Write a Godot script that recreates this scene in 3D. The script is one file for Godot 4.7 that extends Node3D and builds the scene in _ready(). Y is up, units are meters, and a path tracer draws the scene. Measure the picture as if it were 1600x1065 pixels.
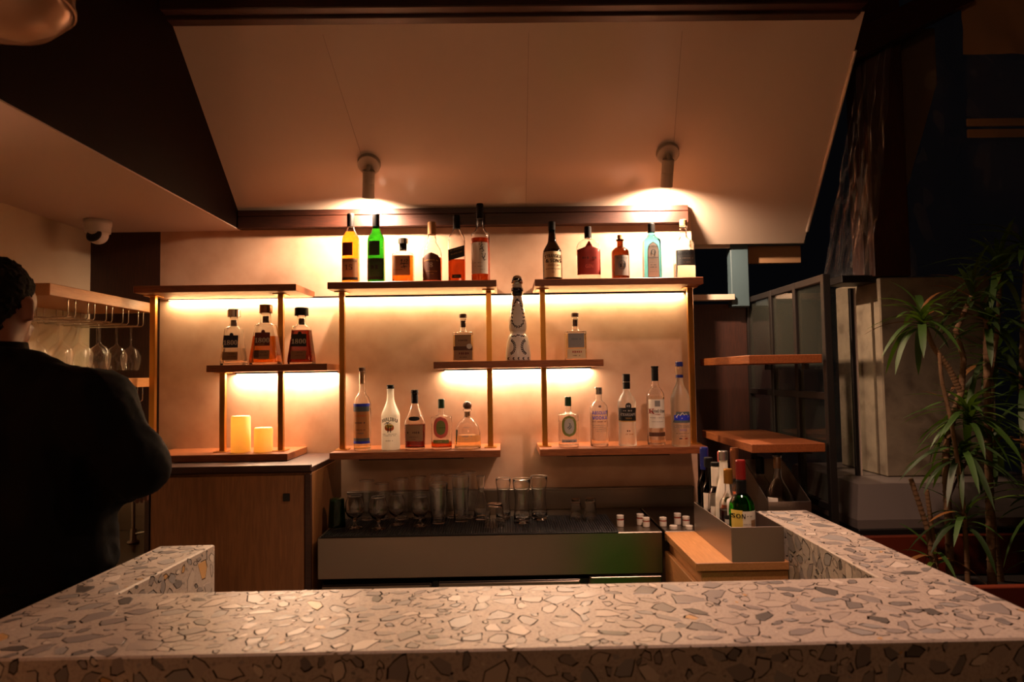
extends Node3D

# ---------------------------------------------------------------- mesh tools
class MB:
	var v := PackedVector3Array()
	var idx := PackedInt32Array()
	var uv := PackedVector2Array()
	func tri(a: Vector3, b: Vector3, c: Vector3) -> void:      # a, b, c run counter-clockwise seen from outside
		var k := v.size()
		v.append_array([a, b, c])
		idx.append_array([k, k + 2, k + 1])
	func quad(a: Vector3, b: Vector3, c: Vector3, d: Vector3) -> void:
		var k := v.size()
		v.append_array([a, b, c, d])
		idx.append_array([k, k + 2, k + 1, k, k + 3, k + 2])
	func convex(p: Array, mid: Vector3) -> void:
		var n: Vector3 = (p[1] - p[0]).cross(p[2] - p[0])
		var m: Vector3 = p[0] - mid
		var q: Array = p.duplicate()
		if n.dot(m) < 0:
			q.reverse()
		for i in range(1, q.size() - 1):
			tri(q[0], q[i], q[i + 1])
	func grid(rows: Array, closed: bool) -> void:               # rows of points, smooth inside
		var k := v.size()
		var w: int = rows[0].size()
		for r in rows:
			v.append_array(PackedVector3Array(r))
		for i in rows.size() - 1:
			for j in (w if closed else w - 1):
				var a := k + i * w + j
				var b := k + i * w + (j + 1) % w
				var c := a + w
				var d := b + w
				idx.append_array([a, b, c, b, d, c])
	func fan(ring: Array, mid: Vector3, up: bool) -> void:
		var k := v.size()
		v.append(mid)
		v.append_array(PackedVector3Array(ring))
		var w := ring.size()
		for j in w:
			var a := k + 1 + j
			var b := k + 1 + (j + 1) % w
			if up:
				idx.append_array([k, a, b])
			else:
				idx.append_array([k, b, a])
	func box(mid: Vector3, size: Vector3, c := 0.0, turn := Basis()) -> void:
		var h := size / 2.0
		var c1: float = min(c, min(h.x, min(h.y, h.z)) * 0.9)
		if c1 <= 0.0:
			c1 = 0.00001
		var P := func(sx: float, sy: float, sz: float, ax: int) -> Vector3:
			var q := Vector3(sx * (h.x - c1), sy * (h.y - c1), sz * (h.z - c1))
			q[ax] += Vector3(sx, sy, sz)[ax] * c1
			return mid + turn * q
		for s in [-1.0, 1.0]:
			convex([P.call(s, -1, -1, 0), P.call(s, 1, -1, 0), P.call(s, 1, 1, 0), P.call(s, -1, 1, 0)], mid)
			convex([P.call(-1, s, -1, 1), P.call(1, s, -1, 1), P.call(1, s, 1, 1), P.call(-1, s, 1, 1)], mid)
			convex([P.call(-1, -1, s, 2), P.call(1, -1, s, 2), P.call(1, 1, s, 2), P.call(-1, 1, s, 2)], mid)
		if c <= 0.0:
			return
		for s in [-1.0, 1.0]:
			for t in [-1.0, 1.0]:
				convex([P.call(s, t, -1, 0), P.call(s, t, 1, 0), P.call(s, t, 1, 1), P.call(s, t, -1, 1)], mid)
				convex([P.call(s, -1, t, 0), P.call(s, 1, t, 0), P.call(s, 1, t, 2), P.call(s, -1, t, 2)], mid)
				convex([P.call(-1, s, t, 1), P.call(1, s, t, 1), P.call(1, s, t, 2), P.call(-1, s, t, 2)], mid)
				for u in [-1.0, 1.0]:
					convex([P.call(s, t, u, 0), P.call(s, t, u, 1), P.call(s, t, u, 2)], mid)
	func tube(pts: Array, r0: float, segs := 8, r1 := -1.0, caps := true) -> void:
		var rows := []
		var n := pts.size()
		var side := Vector3.ZERO
		for i in n:
			var d: Vector3 = (pts[min(i + 1, n - 1)] - pts[max(i - 1, 0)]).normalized()
			if side == Vector3.ZERO:
				side = d.cross(Vector3(0.13, 0.31, 0.94) if absf(d.z) < 0.9 else Vector3(0.2, 0.97, 0.1)).normalized()
			side = (side - d * side.dot(d)).normalized()
			var up := side.cross(d)
			var r: float = r0 if r1 < 0.0 else lerpf(r0, r1, float(i) / (n - 1))
			var row := []
			for j in segs:
				var t := TAU * j / segs
				row.append(pts[i] + side * cos(t) * r + up * sin(t) * r)
			rows.append(row)
		grid(rows, true)
		if caps:
			fan(rows[0], pts[0], false)
			fan(rows[n - 1], pts[n - 1], true)
	func loft(rings: Array, segs: int, bottom := true, top := true, at := Vector3.ZERO) -> void:   # rings: [y, a, b, n]
		var rows := []
		for r in rings:
			var row := []
			for j in segs:
				var t := TAU * j / segs
				var e: float = 2.0 / r[3]
				row.append(at + Vector3(signf(cos(t)) * pow(absf(cos(t)), e) * r[1], r[0], signf(sin(t)) * pow(absf(sin(t)), e) * r[2]))
			rows.append(row)
		grid(rows, true)
		if bottom:
			fan(rows[0], at + Vector3(0, rings[0][0], 0), false)
		if top:
			fan(rows[-1], at + Vector3(0, rings[-1][0], 0), true)
	func lathe(prof: Array, segs := 28, at := Vector3.ZERO) -> void:     # [r, y] along the path, outside on the left
		var rings := []
		for p in prof:
			rings.append([p[1], max(p[0], 0.0001), max(p[0], 0.0001), 2.0])
		loft(rings, segs, false, false, at)
	func prism(poly: Array, y0: float, y1: float, c := 0.0) -> void:     # poly of Vector2(x, z)
		var n := poly.size()
		var area := 0.0
		for i in n:
			area += poly[i].cross(poly[(i + 1) % n])
		var p: Array = poly.duplicate()
		if area > 0:
			p.reverse()
		var ins := []
		for i in n:
			var a: Vector2 = (p[i] - p[(i + n - 1) % n]).normalized()
			var b: Vector2 = (p[(i + 1) % n] - p[i]).normalized()
			var na := Vector2(a.y, -a.x)
			var nb := Vector2(b.y, -b.x)
			ins.append(p[i] - (na + nb) / (1.0 + na.dot(nb)) * -c)
		var pin := PackedVector2Array(ins)
		var t := Geometry2D.triangulate_polygon(pin)
		for i in range(0, t.size(), 3):
			var q := [Vector3(pin[t[i]].x, y1, pin[t[i]].y), Vector3(pin[t[i + 1]].x, y1, pin[t[i + 1]].y), Vector3(pin[t[i + 2]].x, y1, pin[t[i + 2]].y)]
			convex(q, q[0] - Vector3(0, 1, 0))
			var w := [q[0] + Vector3(0, y0 - y1, 0), q[1] + Vector3(0, y0 - y1, 0), q[2] + Vector3(0, y0 - y1, 0)]
			convex(w, w[0] + Vector3(0, 1, 0))
		for i in n:
			var j := (i + 1) % n
			var a := Vector3(p[i].x, y0, p[i].y)
			var b := Vector3(p[j].x, y0, p[j].y)
			var a1 := Vector3(p[i].x, y1 - c, p[i].y)
			var b1 := Vector3(p[j].x, y1 - c, p[j].y)
			quad(a, a1, b1, b)
			if c > 0:
				quad(a1, Vector3(ins[i].x, y1, ins[i].y), Vector3(ins[j].x, y1, ins[j].y), b1)
	func mesh(smooth := false) -> ArrayMesh:
		var arr := []
		arr.resize(Mesh.ARRAY_MAX)
		if smooth:
			var nn := PackedVector3Array()
			nn.resize(v.size())
			for i in range(0, idx.size(), 3):
				var f: Vector3 = (v[idx[i + 2]] - v[idx[i]]).cross(v[idx[i + 1]] - v[idx[i]])
				for k in 3:
					nn[idx[i + k]] += f
			for i in nn.size():
				nn[i] = nn[i].normalized() if nn[i].length_squared() > 1e-24 else Vector3.UP
			arr[Mesh.ARRAY_VERTEX] = v
			arr[Mesh.ARRAY_NORMAL] = nn
			arr[Mesh.ARRAY_INDEX] = idx
			if uv.size() == v.size():
				arr[Mesh.ARRAY_TEX_UV] = uv
		else:
			var vv := PackedVector3Array()
			var nn := PackedVector3Array()
			for i in range(0, idx.size(), 3):
				var f: Vector3 = (v[idx[i + 2]] - v[idx[i]]).cross(v[idx[i + 1]] - v[idx[i]]).normalized()
				for k in 3:
					vv.append(v[idx[i + k]])
					nn.append(f)
			arr[Mesh.ARRAY_VERTEX] = vv
			arr[Mesh.ARRAY_NORMAL] = nn
		var m := ArrayMesh.new()
		m.add_surface_from_arrays(Mesh.PRIMITIVE_TRIANGLES, arr)
		return m

var M := {}
var used := {}

func numbered(n: String) -> String:
	used[n] = used.get(n, -1) + 1
	return n if used[n] == 0 else "%s_%03d" % [n, used[n]]

func thing(called: String, label: String, category: String, at := Vector3.ZERO, group := "", kind := "") -> Node3D:
	var o := Node3D.new()
	o.name = numbered(called)
	add_child(o, true)
	o.position = at
	tag(o, label, category, group, kind)
	return o

func tag(o: Node, label: String, category: String, group := "", kind := "") -> void:
	if label:
		o.set_meta("label", label)
	if category:
		o.set_meta("category", category)
	if group:
		o.set_meta("group", group)
	if kind:
		o.set_meta("kind", kind)

func part(called: String, mesh: Mesh, m: Material, parent: Node, label := "", kind := "") -> MeshInstance3D:
	var o := MeshInstance3D.new()
	o.name = called
	o.mesh = mesh
	o.material_override = m
	parent.add_child(o, true)
	if label:
		o.set_meta("label", label)
	if kind:
		o.set_meta("kind", kind)
	return o

func solo(called: String, mesh: Mesh, m: Material, label: String, category: String, group := "", kind := "") -> MeshInstance3D:
	var o := MeshInstance3D.new()
	o.name = numbered(called)
	o.mesh = mesh
	o.material_override = m
	add_child(o, true)
	tag(o, label, category, group, kind)
	return o

func bx(mid: Vector3, size: Vector3, c := 0.002) -> ArrayMesh:
	var b := MB.new()
	b.box(mid, size, c)
	return b.mesh()

func struct(called: String, mesh: Mesh, m: Material, label := "", category := "") -> MeshInstance3D:
	return solo(called, mesh, m, label, category, "", "structure")

# ---------------------------------------------------------------- materials
func mt(key: String, c: Color, rough := 0.6, metal := 0.0, spec := 0.5) -> StandardMaterial3D:
	var m := StandardMaterial3D.new()
	m.resource_name = key
	m.albedo_color = c
	m.roughness = rough
	m.metallic = metal
	m.metallic_specular = spec
	M[key] = m
	return m

func noise_tex(freq: float, seed_: int, ramp: Array, size := 512, octaves := 4, kind := FastNoiseLite.TYPE_SIMPLEX_SMOOTH) -> NoiseTexture2D:
	var f := FastNoiseLite.new()
	f.noise_type = kind
	f.frequency = freq
	f.seed = seed_
	f.fractal_octaves = octaves
	var t := NoiseTexture2D.new()
	t.width = size
	t.height = size
	t.seamless = true
	t.noise = f
	var g := Gradient.new()
	var offs := PackedFloat32Array()
	var cols := PackedColorArray()
	for i in ramp.size():
		offs.append(float(i) / (ramp.size() - 1))
		cols.append(ramp[i])
	g.offsets = offs
	g.colors = cols
	t.color_ramp = g
	return t

func tri_mat(key: String, tex: Texture2D, scale: Vector3, rough: float, world := true) -> StandardMaterial3D:
	var m := mt(key, Color.WHITE, rough)
	m.albedo_texture = tex
	m.uv1_triplanar = true
	m.uv1_world_triplanar = world
	m.uv1_scale = scale
	return m

func liquid(key: String, c: Color, ior := 0.033, rough := 0.0) -> StandardMaterial3D:
	var m := mt(key, Color(c.r, c.g, c.b, 0.0), rough)
	m.transparency = BaseMaterial3D.TRANSPARENCY_ALPHA
	m.refraction_enabled = true
	m.refraction_scale = ior
	return m

func pane(key: String, c: Color, alpha: float, rough := 0.02) -> StandardMaterial3D:
	var m := mt(key, Color(c.r, c.g, c.b, alpha), rough)
	m.transparency = BaseMaterial3D.TRANSPARENCY_ALPHA
	return m

func glow(key: String, c: Color, e: float) -> StandardMaterial3D:
	var m := mt(key, c, 0.5)
	m.emission_enabled = true
	m.emission = c
	m.emission_energy_multiplier = e
	return m

func make_materials() -> void:
	var wood_a := noise_tex(0.02, 3, [Color(0.36, 0.19, 0.09), Color(0.52, 0.29, 0.14), Color(0.42, 0.22, 0.10), Color(0.58, 0.33, 0.17)])
	var wood_b := noise_tex(0.02, 8, [Color(0.56, 0.38, 0.22), Color(0.66, 0.46, 0.28), Color(0.60, 0.41, 0.24), Color(0.73, 0.53, 0.34)])
	var wood_c := noise_tex(0.014, 28, [Color(0.42, 0.275, 0.15), Color(0.52, 0.345, 0.195), Color(0.46, 0.30, 0.165), Color(0.57, 0.385, 0.22)])
	var wood_d := noise_tex(0.025, 5, [Color(0.14, 0.06, 0.032), Color(0.22, 0.10, 0.05), Color(0.16, 0.07, 0.036), Color(0.26, 0.12, 0.065)])
	tri_mat("shelf_wood", wood_a, Vector3(0.7, 9, 9), 0.42)
	tri_mat("side_wood", wood_a, Vector3(9, 9, 0.7), 0.42)
	tri_mat("cab_wood", wood_c, Vector3(4, 0.35, 4), 0.45)
	tri_mat("top_wood", wood_b, Vector3(6, 6, 0.5), 0.4)
	tri_mat("rack_wood", wood_b, Vector3(9, 9, 0.6), 0.45)
	tri_mat("dark_wood", wood_d, Vector3(0.6, 8, 8), 0.45)
	tri_mat("post_wood", wood_d, Vector3(8, 0.6, 8), 0.5)
	tri_mat("panel_wood", wood_d, Vector3(6, 0.4, 6), 0.55)
	var plas := noise_tex(0.006, 11, [Color(0.70, 0.56, 0.45), Color(0.76, 0.62, 0.51), Color(0.79, 0.66, 0.55)], 1024, 6)
	tri_mat("plaster", plas, Vector3(0.8, 0.8, 0.8), 0.75)
	tri_mat("cream", noise_tex(0.008, 13, [Color(0.72, 0.64, 0.52), Color(0.76, 0.69, 0.57)]), Vector3.ONE, 0.7)
	tri_mat("fascia", noise_tex(0.008, 14, [Color(0.085, 0.042, 0.024), Color(0.10, 0.05, 0.03)]), Vector3.ONE, 0.6)
	M.fascia.metallic_specular = 0.2
	mt("soffit", Color(0.74, 0.66, 0.60), 0.55)
	mt("ceil", Color(0.78, 0.71, 0.64), 0.16, 0.0, 0.45)
	mt("seam", Color(0.58, 0.51, 0.45), 0.5)
	tri_mat("floor", noise_tex(0.01, 15, [Color(0.16, 0.13, 0.11), Color(0.22, 0.18, 0.15)]), Vector3.ONE, 0.6)
	tri_mat("concrete", noise_tex(0.008, 16, [Color(0.36, 0.32, 0.26), Color(0.47, 0.43, 0.36), Color(0.52, 0.48, 0.40), Color(0.41, 0.37, 0.30)], 512, 6), Vector3(1.2, 1.2, 1.2), 0.85)
	var br := mt("brass", Color(0.80, 0.58, 0.28), 0.16, 1.0)
	br.roughness = 0.28
	var st := mt("steel", Color(0.50, 0.46, 0.42), 0.36, 1.0)
	st.roughness_texture = noise_tex(0.03, 17, [Color(0.88, 0.88, 0.88), Color(1, 1, 1)], 256, 3)
	st.roughness = 0.32
	st.uv1_triplanar = true
	st.uv1_world_triplanar = true
	st.uv1_scale = Vector3(0.6, 14, 14)
	mt("tray_steel", Color(0.62, 0.57, 0.53), 0.38, 1.0)
	mt("black_anodised", Color(0.10, 0.095, 0.09), 0.45, 0.3)
	mt("chrome", Color(0.75, 0.74, 0.72), 0.12, 1.0)
	mt("iron", Color(0.11, 0.095, 0.085), 0.5, 0.3)
	mt("black", Color(0.03, 0.03, 0.03), 0.45)
	mt("rubber", Color(0.035, 0.033, 0.032), 0.35)
	mt("white", Color(0.80, 0.77, 0.72), 0.45)
	mt("lamp_paint", Color(0.62, 0.57, 0.50), 0.45)
	mt("bronze_paint", Color(0.55, 0.42, 0.31), 0.25, 0.3)
	mt("blue_steel", Color(0.25, 0.33, 0.36), 0.5)
	mt("pale_strip", Color(0.75, 0.69, 0.62), 0.5)
	mt("plinth", Color(0.42, 0.39, 0.37), 0.4, 0.2)
	mt("canvas", Color(0.56, 0.43, 0.30), 0.8)
	mt("sheet_brown", Color(0.33, 0.25, 0.17), 0.8)  # even brown for the flat sheet beside the post
	mt("planter", Color(0.36, 0.14, 0.07), 0.4)
	mt("soil", Color(0.10, 0.07, 0.05), 0.95)
	mt("crate_green", Color(0.14, 0.55, 0.05), 0.5)
	mt("matrix", Color(0.66, 0.61, 0.55), 0.42, 0.0, 0.42)
	var tx := noise_tex(0.06, 19, [Color(0.54, 0.49, 0.455), Color(0.61, 0.56, 0.52), Color(0.66, 0.61, 0.565), Color(0.59, 0.54, 0.50)], 512, 5)
	M.matrix.albedo_color = Color.WHITE
	M.matrix.albedo_texture = tx
	M.matrix.uv1_triplanar = true
	M.matrix.uv1_world_triplanar = true
	M.matrix.uv1_scale = Vector3(3, 3, 3)
	var cc := [Color(0.51, 0.48, 0.465), Color(0.61, 0.565, 0.53), Color(0.44, 0.42, 0.41), Color(0.66, 0.61, 0.565), Color(0.54, 0.525, 0.515), Color(0.73, 0.685, 0.64), Color(0.34, 0.325, 0.315), Color(0.69, 0.54, 0.36)]
	for i in cc.size():
		mt("chip%d" % i, cc[i], 0.34, 0.0, 0.42)
	mt("chip_rim", Color(0.13, 0.10, 0.08), 0.95, 0.0, 0.1)
	# glass and drinks
	pane("glass", Color(0.9, 0.92, 0.9), 0.006, 0.03)
	pane("sheet", Color(0.6, 0.6, 0.6), 0.05, 0.06)
	pane("window_glass", Color(0.35, 0.37, 0.33), 0.12)
	mt("rim_glass", Color(0.62, 0.60, 0.56), 0.08, 0.6)
	liquid("solid_glass", Color(1.0, 1.0, 1.0), 0.05)
	liquid("water", Color(0.97, 0.96, 0.93))
	liquid("gold", Color(0.88, 0.52, 0.13))
	liquid("amber", Color(0.80, 0.38, 0.09))
	liquid("whisky", Color(0.60, 0.22, 0.05))
	liquid("cognac", Color(0.48, 0.14, 0.045))
	liquid("pale", Color(0.95, 0.90, 0.72))
	liquid("green_glass", Color(0.07, 0.38, 0.05))
	liquid("dark_glass", Color(0.10, 0.065, 0.03))
	liquid("grass_green_glass", Color(0.14, 0.62, 0.10))
	liquid("brown_glass", Color(0.27, 0.11, 0.035))
	liquid("blue_glass", Color(0.30, 0.68, 0.80))
	liquid("teal_glass", Color(0.25, 0.55, 0.42))
	liquid("frost", Color(0.93, 0.92, 0.88), 0.03, 0.42)
	var fr := mt("frost_white", Color(0.86, 0.84, 0.79), 0.35)
	fr.backlight_enabled = true
	fr.backlight = Color(0.9, 0.88, 0.84)
	var wax := mt("wax", Color(0.97, 0.91, 0.72), 0.5)
	wax.subsurf_scatter_enabled = true
	wax.subsurf_scatter_strength = 0.35
	wax.backlight_enabled = true
	wax.backlight = Color(0.95, 0.84, 0.56)
	# paper and print
	for p in [["p_white", Color(0.80, 0.77, 0.71)], ["p_cream", Color(0.76, 0.68, 0.52)], ["p_tan", Color(0.55, 0.42, 0.29)], ["p_ochre", Color(0.72, 0.48, 0.26)], ["p_brown", Color(0.30, 0.17, 0.10)], ["p_darkred", Color(0.36, 0.08, 0.04)], ["p_red", Color(0.55, 0.13, 0.07)], ["p_black", Color(0.05, 0.045, 0.04)], ["p_navy", Color(0.05, 0.09, 0.20)], ["p_blue", Color(0.10, 0.18, 0.72)], ["p_grey", Color(0.45, 0.44, 0.42)], ["p_slate", Color(0.30, 0.34, 0.36)], ["p_green", Color(0.10, 0.24, 0.08)], ["p_olive", Color(0.42, 0.45, 0.20)], ["p_orange", Color(0.80, 0.36, 0.10)], ["p_gold", Color(0.66, 0.50, 0.24)], ["p_silver", Color(0.62, 0.60, 0.57)], ["p_pink", Color(0.80, 0.36, 0.30)], ["p_yellow", Color(0.82, 0.72, 0.32)]]:
		mt(p[0], p[1], 0.55)
	mt("cap_black", Color(0.03, 0.027, 0.026), 0.6, 0.0, 0.3)
	mt("cap_cork", Color(0.62, 0.44, 0.26), 0.8)
	mt("cap_wood", Color(0.33, 0.19, 0.10), 0.5)
	mt("cap_silver", Color(0.70, 0.68, 0.65), 0.25, 0.9)
	mt("cap_copper", Color(0.56, 0.36, 0.24), 0.3, 0.8)
	mt("cap_blue", Color(0.08, 0.12, 0.38), 0.35)
	mt("cap_red", Color(0.45, 0.06, 0.05), 0.35)
	mt("cap_green", Color(0.06, 0.20, 0.09), 0.4)
	mt("cap_gold", Color(0.62, 0.44, 0.18), 0.3, 0.7)
	mt("ceramic", Color(0.80, 0.76, 0.70), 0.12)
	mt("cobalt", Color(0.03, 0.04, 0.12), 0.2)
	# people and plants
	mt("shirt", Color(0.014, 0.014, 0.015), 0.85, 0.0, 0.2)
	mt("trousers", Color(0.014, 0.014, 0.014), 0.85, 0.0, 0.2)
	mt("skin", Color(0.42, 0.25, 0.17), 0.5)
	mt("hair", Color(0.016, 0.013, 0.012), 0.75, 0.0, 0.2)
	mt("towel", Color(0.12, 0.25, 0.50), 0.8)
	mt("bark", Color(0.40, 0.30, 0.19), 0.8)
	for i in 3:
		var lf := mt("leaf%d" % i, [Color(0.16, 0.27, 0.06), Color(0.25, 0.35, 0.08), Color(0.11, 0.19, 0.05)][i], 0.55)
		lf.backlight_enabled = true
		lf.backlight = Color(0.25, 0.35, 0.06)
	mt("leaf_dry", Color(0.46, 0.30, 0.12), 0.6)

# ---------------------------------------------------------------- room
const WZ := -3.25
const WARM := Color(1.0, 0.80, 0.56)
const SLOPE := 0.865

func ceil_y(z: float) -> float:
	return 2.25 + SLOPE * (3.23 + z)

func area(parent: Node, at: Vector3, size: Vector2, e: float, c: Color, down := true) -> void:
	var l := AreaLight3D.new()
	l.name = "glow_light"
	l.area_size = size
	l.light_energy = e
	l.light_color = c
	l.shadow_enabled = true
	l.area_range = 8.0
	parent.add_child(l, true)
	l.position = at
	if down:
		l.rotation.x = -PI / 2

func setup() -> void:
	var cam := Camera3D.new()
	cam.name = "camera"
	cam.fov = 53.04
	cam.near = 0.05
	cam.far = 60.0
	cam.position = Vector3(0, 1.47, 0)
	cam.rotation_degrees = Vector3(2.71, -0.69, -0.90)
	add_child(cam)
	cam.current = true
	var at := CameraAttributesPhysical.new()
	at.frustum_focal_length = 24.0
	at.frustum_focus_distance = 2.95
	at.exposure_aperture = 3.2
	cam.attributes = at
	cam.fov = 53.04
	var we := WorldEnvironment.new()
	we.name = "environment"
	var e := Environment.new()
	e.background_mode = Environment.BG_COLOR
	e.background_color = Color(0.012, 0.012, 0.016)
	e.tonemap_mode = Environment.TONE_MAPPER_LINEAR
	e.tonemap_exposure = 1.27
	e.sdfgi_enabled = true
	e.ssao_enabled = true
	e.ssil_enabled = true
	we.environment = e
	add_child(we)

func bar_downlight() -> void:
	var t := thing("ceiling_downlight", "round downlight hanging on a short stem above the terrazzo counter", "lamp", Vector3(0.74, 2.72, -1.88))
	var b := MB.new()
	b.lathe([[0.0, 0.03], [0.07, 0.03], [0.07, 0.0], [0.058, 0.0], [0.05, 0.012], [0.0, 0.012]], 24)
	part("housing", b.mesh(true), M.lamp_paint, t)
	b = MB.new()
	b.tube([Vector3(0, 0.03, 0), Vector3(0, 0.45, 0)], 0.008, 10)
	part("stem", b.mesh(true), M.lamp_paint, t)
	var d := MB.new()
	d.lathe([[0.0001, 0.008], [0.048, 0.008], [0.048, 0.004], [0.0001, 0.004]], 24)
	part("diffuser", d.mesh(), glow("bar_lamp_glow", WARM, 6.0), t, "glowing lamp face")
	var s := SpotLight3D.new()
	s.name = "beam"
	s.light_energy = 2.9
	s.light_color = Color(1.0, 0.79, 0.68)
	s.spot_angle = 62
	s.spot_angle_attenuation = 0.8
	s.spot_range = 9
	s.light_size = 0.045
	s.shadow_enabled = true
	s.position = Vector3(0, -0.01, 0)
	s.rotation.x = -PI / 2
	t.add_child(s)

func room_pendant() -> void:
	var t := thing("globe_pendant", "warm globe pendant lamp over the guests' side of the room", "lamp", Vector3(-0.25, 2.35, 1.1))
	var b := MB.new()
	var pr := []
	for k in 17:
		var a := PI * k / 16.0
		pr.append([sin(a) * 0.12, -cos(a) * 0.12])
	b.lathe(pr, 28)
	part("globe", b.mesh(true), glow("globe_glow", Color(1.0, 0.74, 0.52), 4.0), t, "glowing globe")
	b = MB.new()
	b.tube([Vector3(0, 0.12, 0), Vector3(0, 0.88, 0)], 0.005, 8)
	part("cord", b.mesh(true), M.iron, t)
	var om := OmniLight3D.new()
	om.name = "globe_light"
	om.light_energy = 0.43
	om.light_color = Color(1.0, 0.74, 0.55)
	om.omni_range = 9
	om.light_size = 0.12
	om.shadow_enabled = true
	t.add_child(om)

func room() -> void:
	struct("floor", bx(Vector3(0.4, -0.05, -0.6), Vector3(7.0, 0.1, 7.6), 0), M.floor, "dark stone floor around the bar", "floor")
	struct("wall_back", bx(Vector3(-0.36, 1.12, WZ - 0.04), Vector3(2.54, 2.24, 0.08), 0), M.plaster, "beige mottled plaster wall behind the bottle shelves", "wall")
	struct("wall_left", bx(Vector3(-2.01, 1.2, -1.1), Vector3(0.1, 2.4, 4.4), 0), M.cream, "cream painted side wall behind the hanging wine glasses", "wall")
	struct("wall_far", bx(Vector3(-1.8, 1.2, WZ - 0.04), Vector3(0.34, 2.4, 0.08), 0), M.panel_wood, "dark brown wooden wall panel beside the plaster wall", "wall")
	struct("wall_rear", bx(Vector3(0.2, 1.6, 2.6), Vector3(6.6, 3.4, 0.1), 0), M.cream, "cream wall of the room opposite the bar", "wall")
	# sloped glossy ceiling, lower edge behind the plaster wall, upper edge at the roof beam
	var n := Vector3(0, 1, -SLOPE).normalized() * 0.03
	var z0 := -3.40
	var z1 := -2.55
	var A := Vector3(-1.25, ceil_y(z0), z0)
	var B := Vector3(1.52, ceil_y(z0), z0)
	var C := Vector3(1.408, ceil_y(z1), z1)
	var D := Vector3(-1.25, ceil_y(z1), z1)
	var b := MB.new()
	var mid := (A + B + C + D) / 4.0 + n / 2.0
	for q in [[A, B, C, D], [A + n, B + n, C + n, D + n], [A, B, B + n, A + n], [B, C, C + n, B + n], [C, D, D + n, C + n], [D, A, A + n, D + n]]:
		b.convex(q, mid)
	var cl := struct("ceiling", b.mesh(), M.ceil, "glossy white sloped ceiling panel above the shelves", "ceiling")
	for s in [[-0.685, -0.585], [0.715, 0.80], [0.115, 0.115]]:
		var sm := MB.new()
		var p0 := Vector3(s[0], ceil_y(z1 - 0.05), z1 - 0.05) - n * 0.02
		var p1 := Vector3(s[1], ceil_y(-3.22), -3.22) - n * 0.02
		sm.tube([p0, p1], 0.0008, 6)
		part("panel_joint", sm.mesh(true), M.seam, cl)
	struct("ceiling_soffit", bx(Vector3(-1.655, 2.1725, -1.15), Vector3(0.81, 0.005, 4.3), 0), M.soffit, "low white soffit over the person and glass rack", "soffit")
	struct("wall_fascia", bx(Vector3(-1.27, 2.7625, -1.15), Vector3(0.04, 1.175, 4.3), 0), M.fascia, "dark brown fascia between low soffit and sloped ceiling", "fascia")
	struct("ceiling_upper", bx(Vector3(0.2, 3.29, 0.1), Vector3(6.6, 0.12, 5.2), 0), M.fascia, "dark high ceiling above the counter", "ceiling")
	# roof beams
	var t := thing("roof_beam", "long dark wooden beam along the top of the sloped ceiling", "beam", Vector3.ZERO, "", "structure")
	part("beam", bx(Vector3(0.06, 2.98, -2.52), Vector3(2.64, 0.30, 0.10), 0.004), M.dark_wood, t)
	part("trim_board", bx(Vector3(0.06, 2.835, -2.548), Vector3(2.64, 0.035, 0.05), 0.003), M.dark_wood, t)
	part("rafter_end", bx(Vector3(0.205, 2.99, -2.46), Vector3(0.042, 0.28, 0.03), 0.003), M.shelf_wood, t, "reddish wooden batten on the beam")
	t = thing("wall_beam", "dark varnished wooden beam where sloped ceiling meets plaster wall", "beam", Vector3.ZERO, "", "structure")
	part("lower_board", bx(Vector3(-0.18, 2.20, -3.225), Vector3(2.13, 0.055, 0.05), 0.002), M.dark_wood, t)
	part("upper_board", bx(Vector3(-0.18, 2.243, -3.222), Vector3(2.13, 0.027, 0.044), 0.002), M.dark_wood, t)

func spot(at: Vector3, tilt: float, label: String) -> void:
	var t := thing("ceiling_spotlight", label, "spotlight", at, "ceiling spotlights over the shelves")
	var n := Vector3(0, 1, -SLOPE).normalized()
	var b := MB.new()
	b.lathe([[0.0, 0.0], [0.052, 0.0], [0.05, -0.018], [0.047, -0.02], [0.0, -0.02]], 32)
	var base := part("ceiling_plate", b.mesh(), M.lamp_paint, t)
	base.basis = Basis(Quaternion(Vector3.UP, n))
	b = MB.new()
	b.tube([n * -0.015, n * -0.03 + Vector3(0, -0.012, 0.004), Vector3(0, -0.045, 0.012)], 0.009, 12)
	part("swivel_arm", b.mesh(true), M.lamp_paint, t)
	var head := Node3D.new()
	head.name = "head"
	t.add_child(head)
	head.position = Vector3(0, -0.035, 0.012)
	head.rotation = Vector3(deg_to_rad(24), 0, tilt)
	b = MB.new()
	b.lathe([[0.0, 0.0], [0.024, 0.0], [0.027, -0.003], [0.027, -0.056], [0.0255, -0.057], [0.0255, -0.059], [0.027, -0.06], [0.027, -0.122], [0.024, -0.122], [0.022, -0.112], [0.0, -0.112]], 28)
	part("cylinder", b.mesh(), M.lamp_paint, head)
	b = MB.new()
	b.lathe([[0.0001, -0.1135], [0.0205, -0.1135], [0.0205, -0.1165], [0.0001, -0.1165]], 24)
	part("bulb_face", b.mesh(), M.spot_glow, head, "glowing spotlight lens")
	var s := SpotLight3D.new()
	s.name = "spot_beam"
	s.light_energy = 2.0
	s.light_color = Color(1.0, 0.82, 0.68)
	s.spot_angle = 82
	s.spot_angle_attenuation = 0.6
	s.spot_range = 8
	s.light_size = 0.02
	s.shadow_enabled = true
	s.position = Vector3(0, -0.1235, 0)
	s.rotation.x = -PI / 2
	head.add_child(s)

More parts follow.
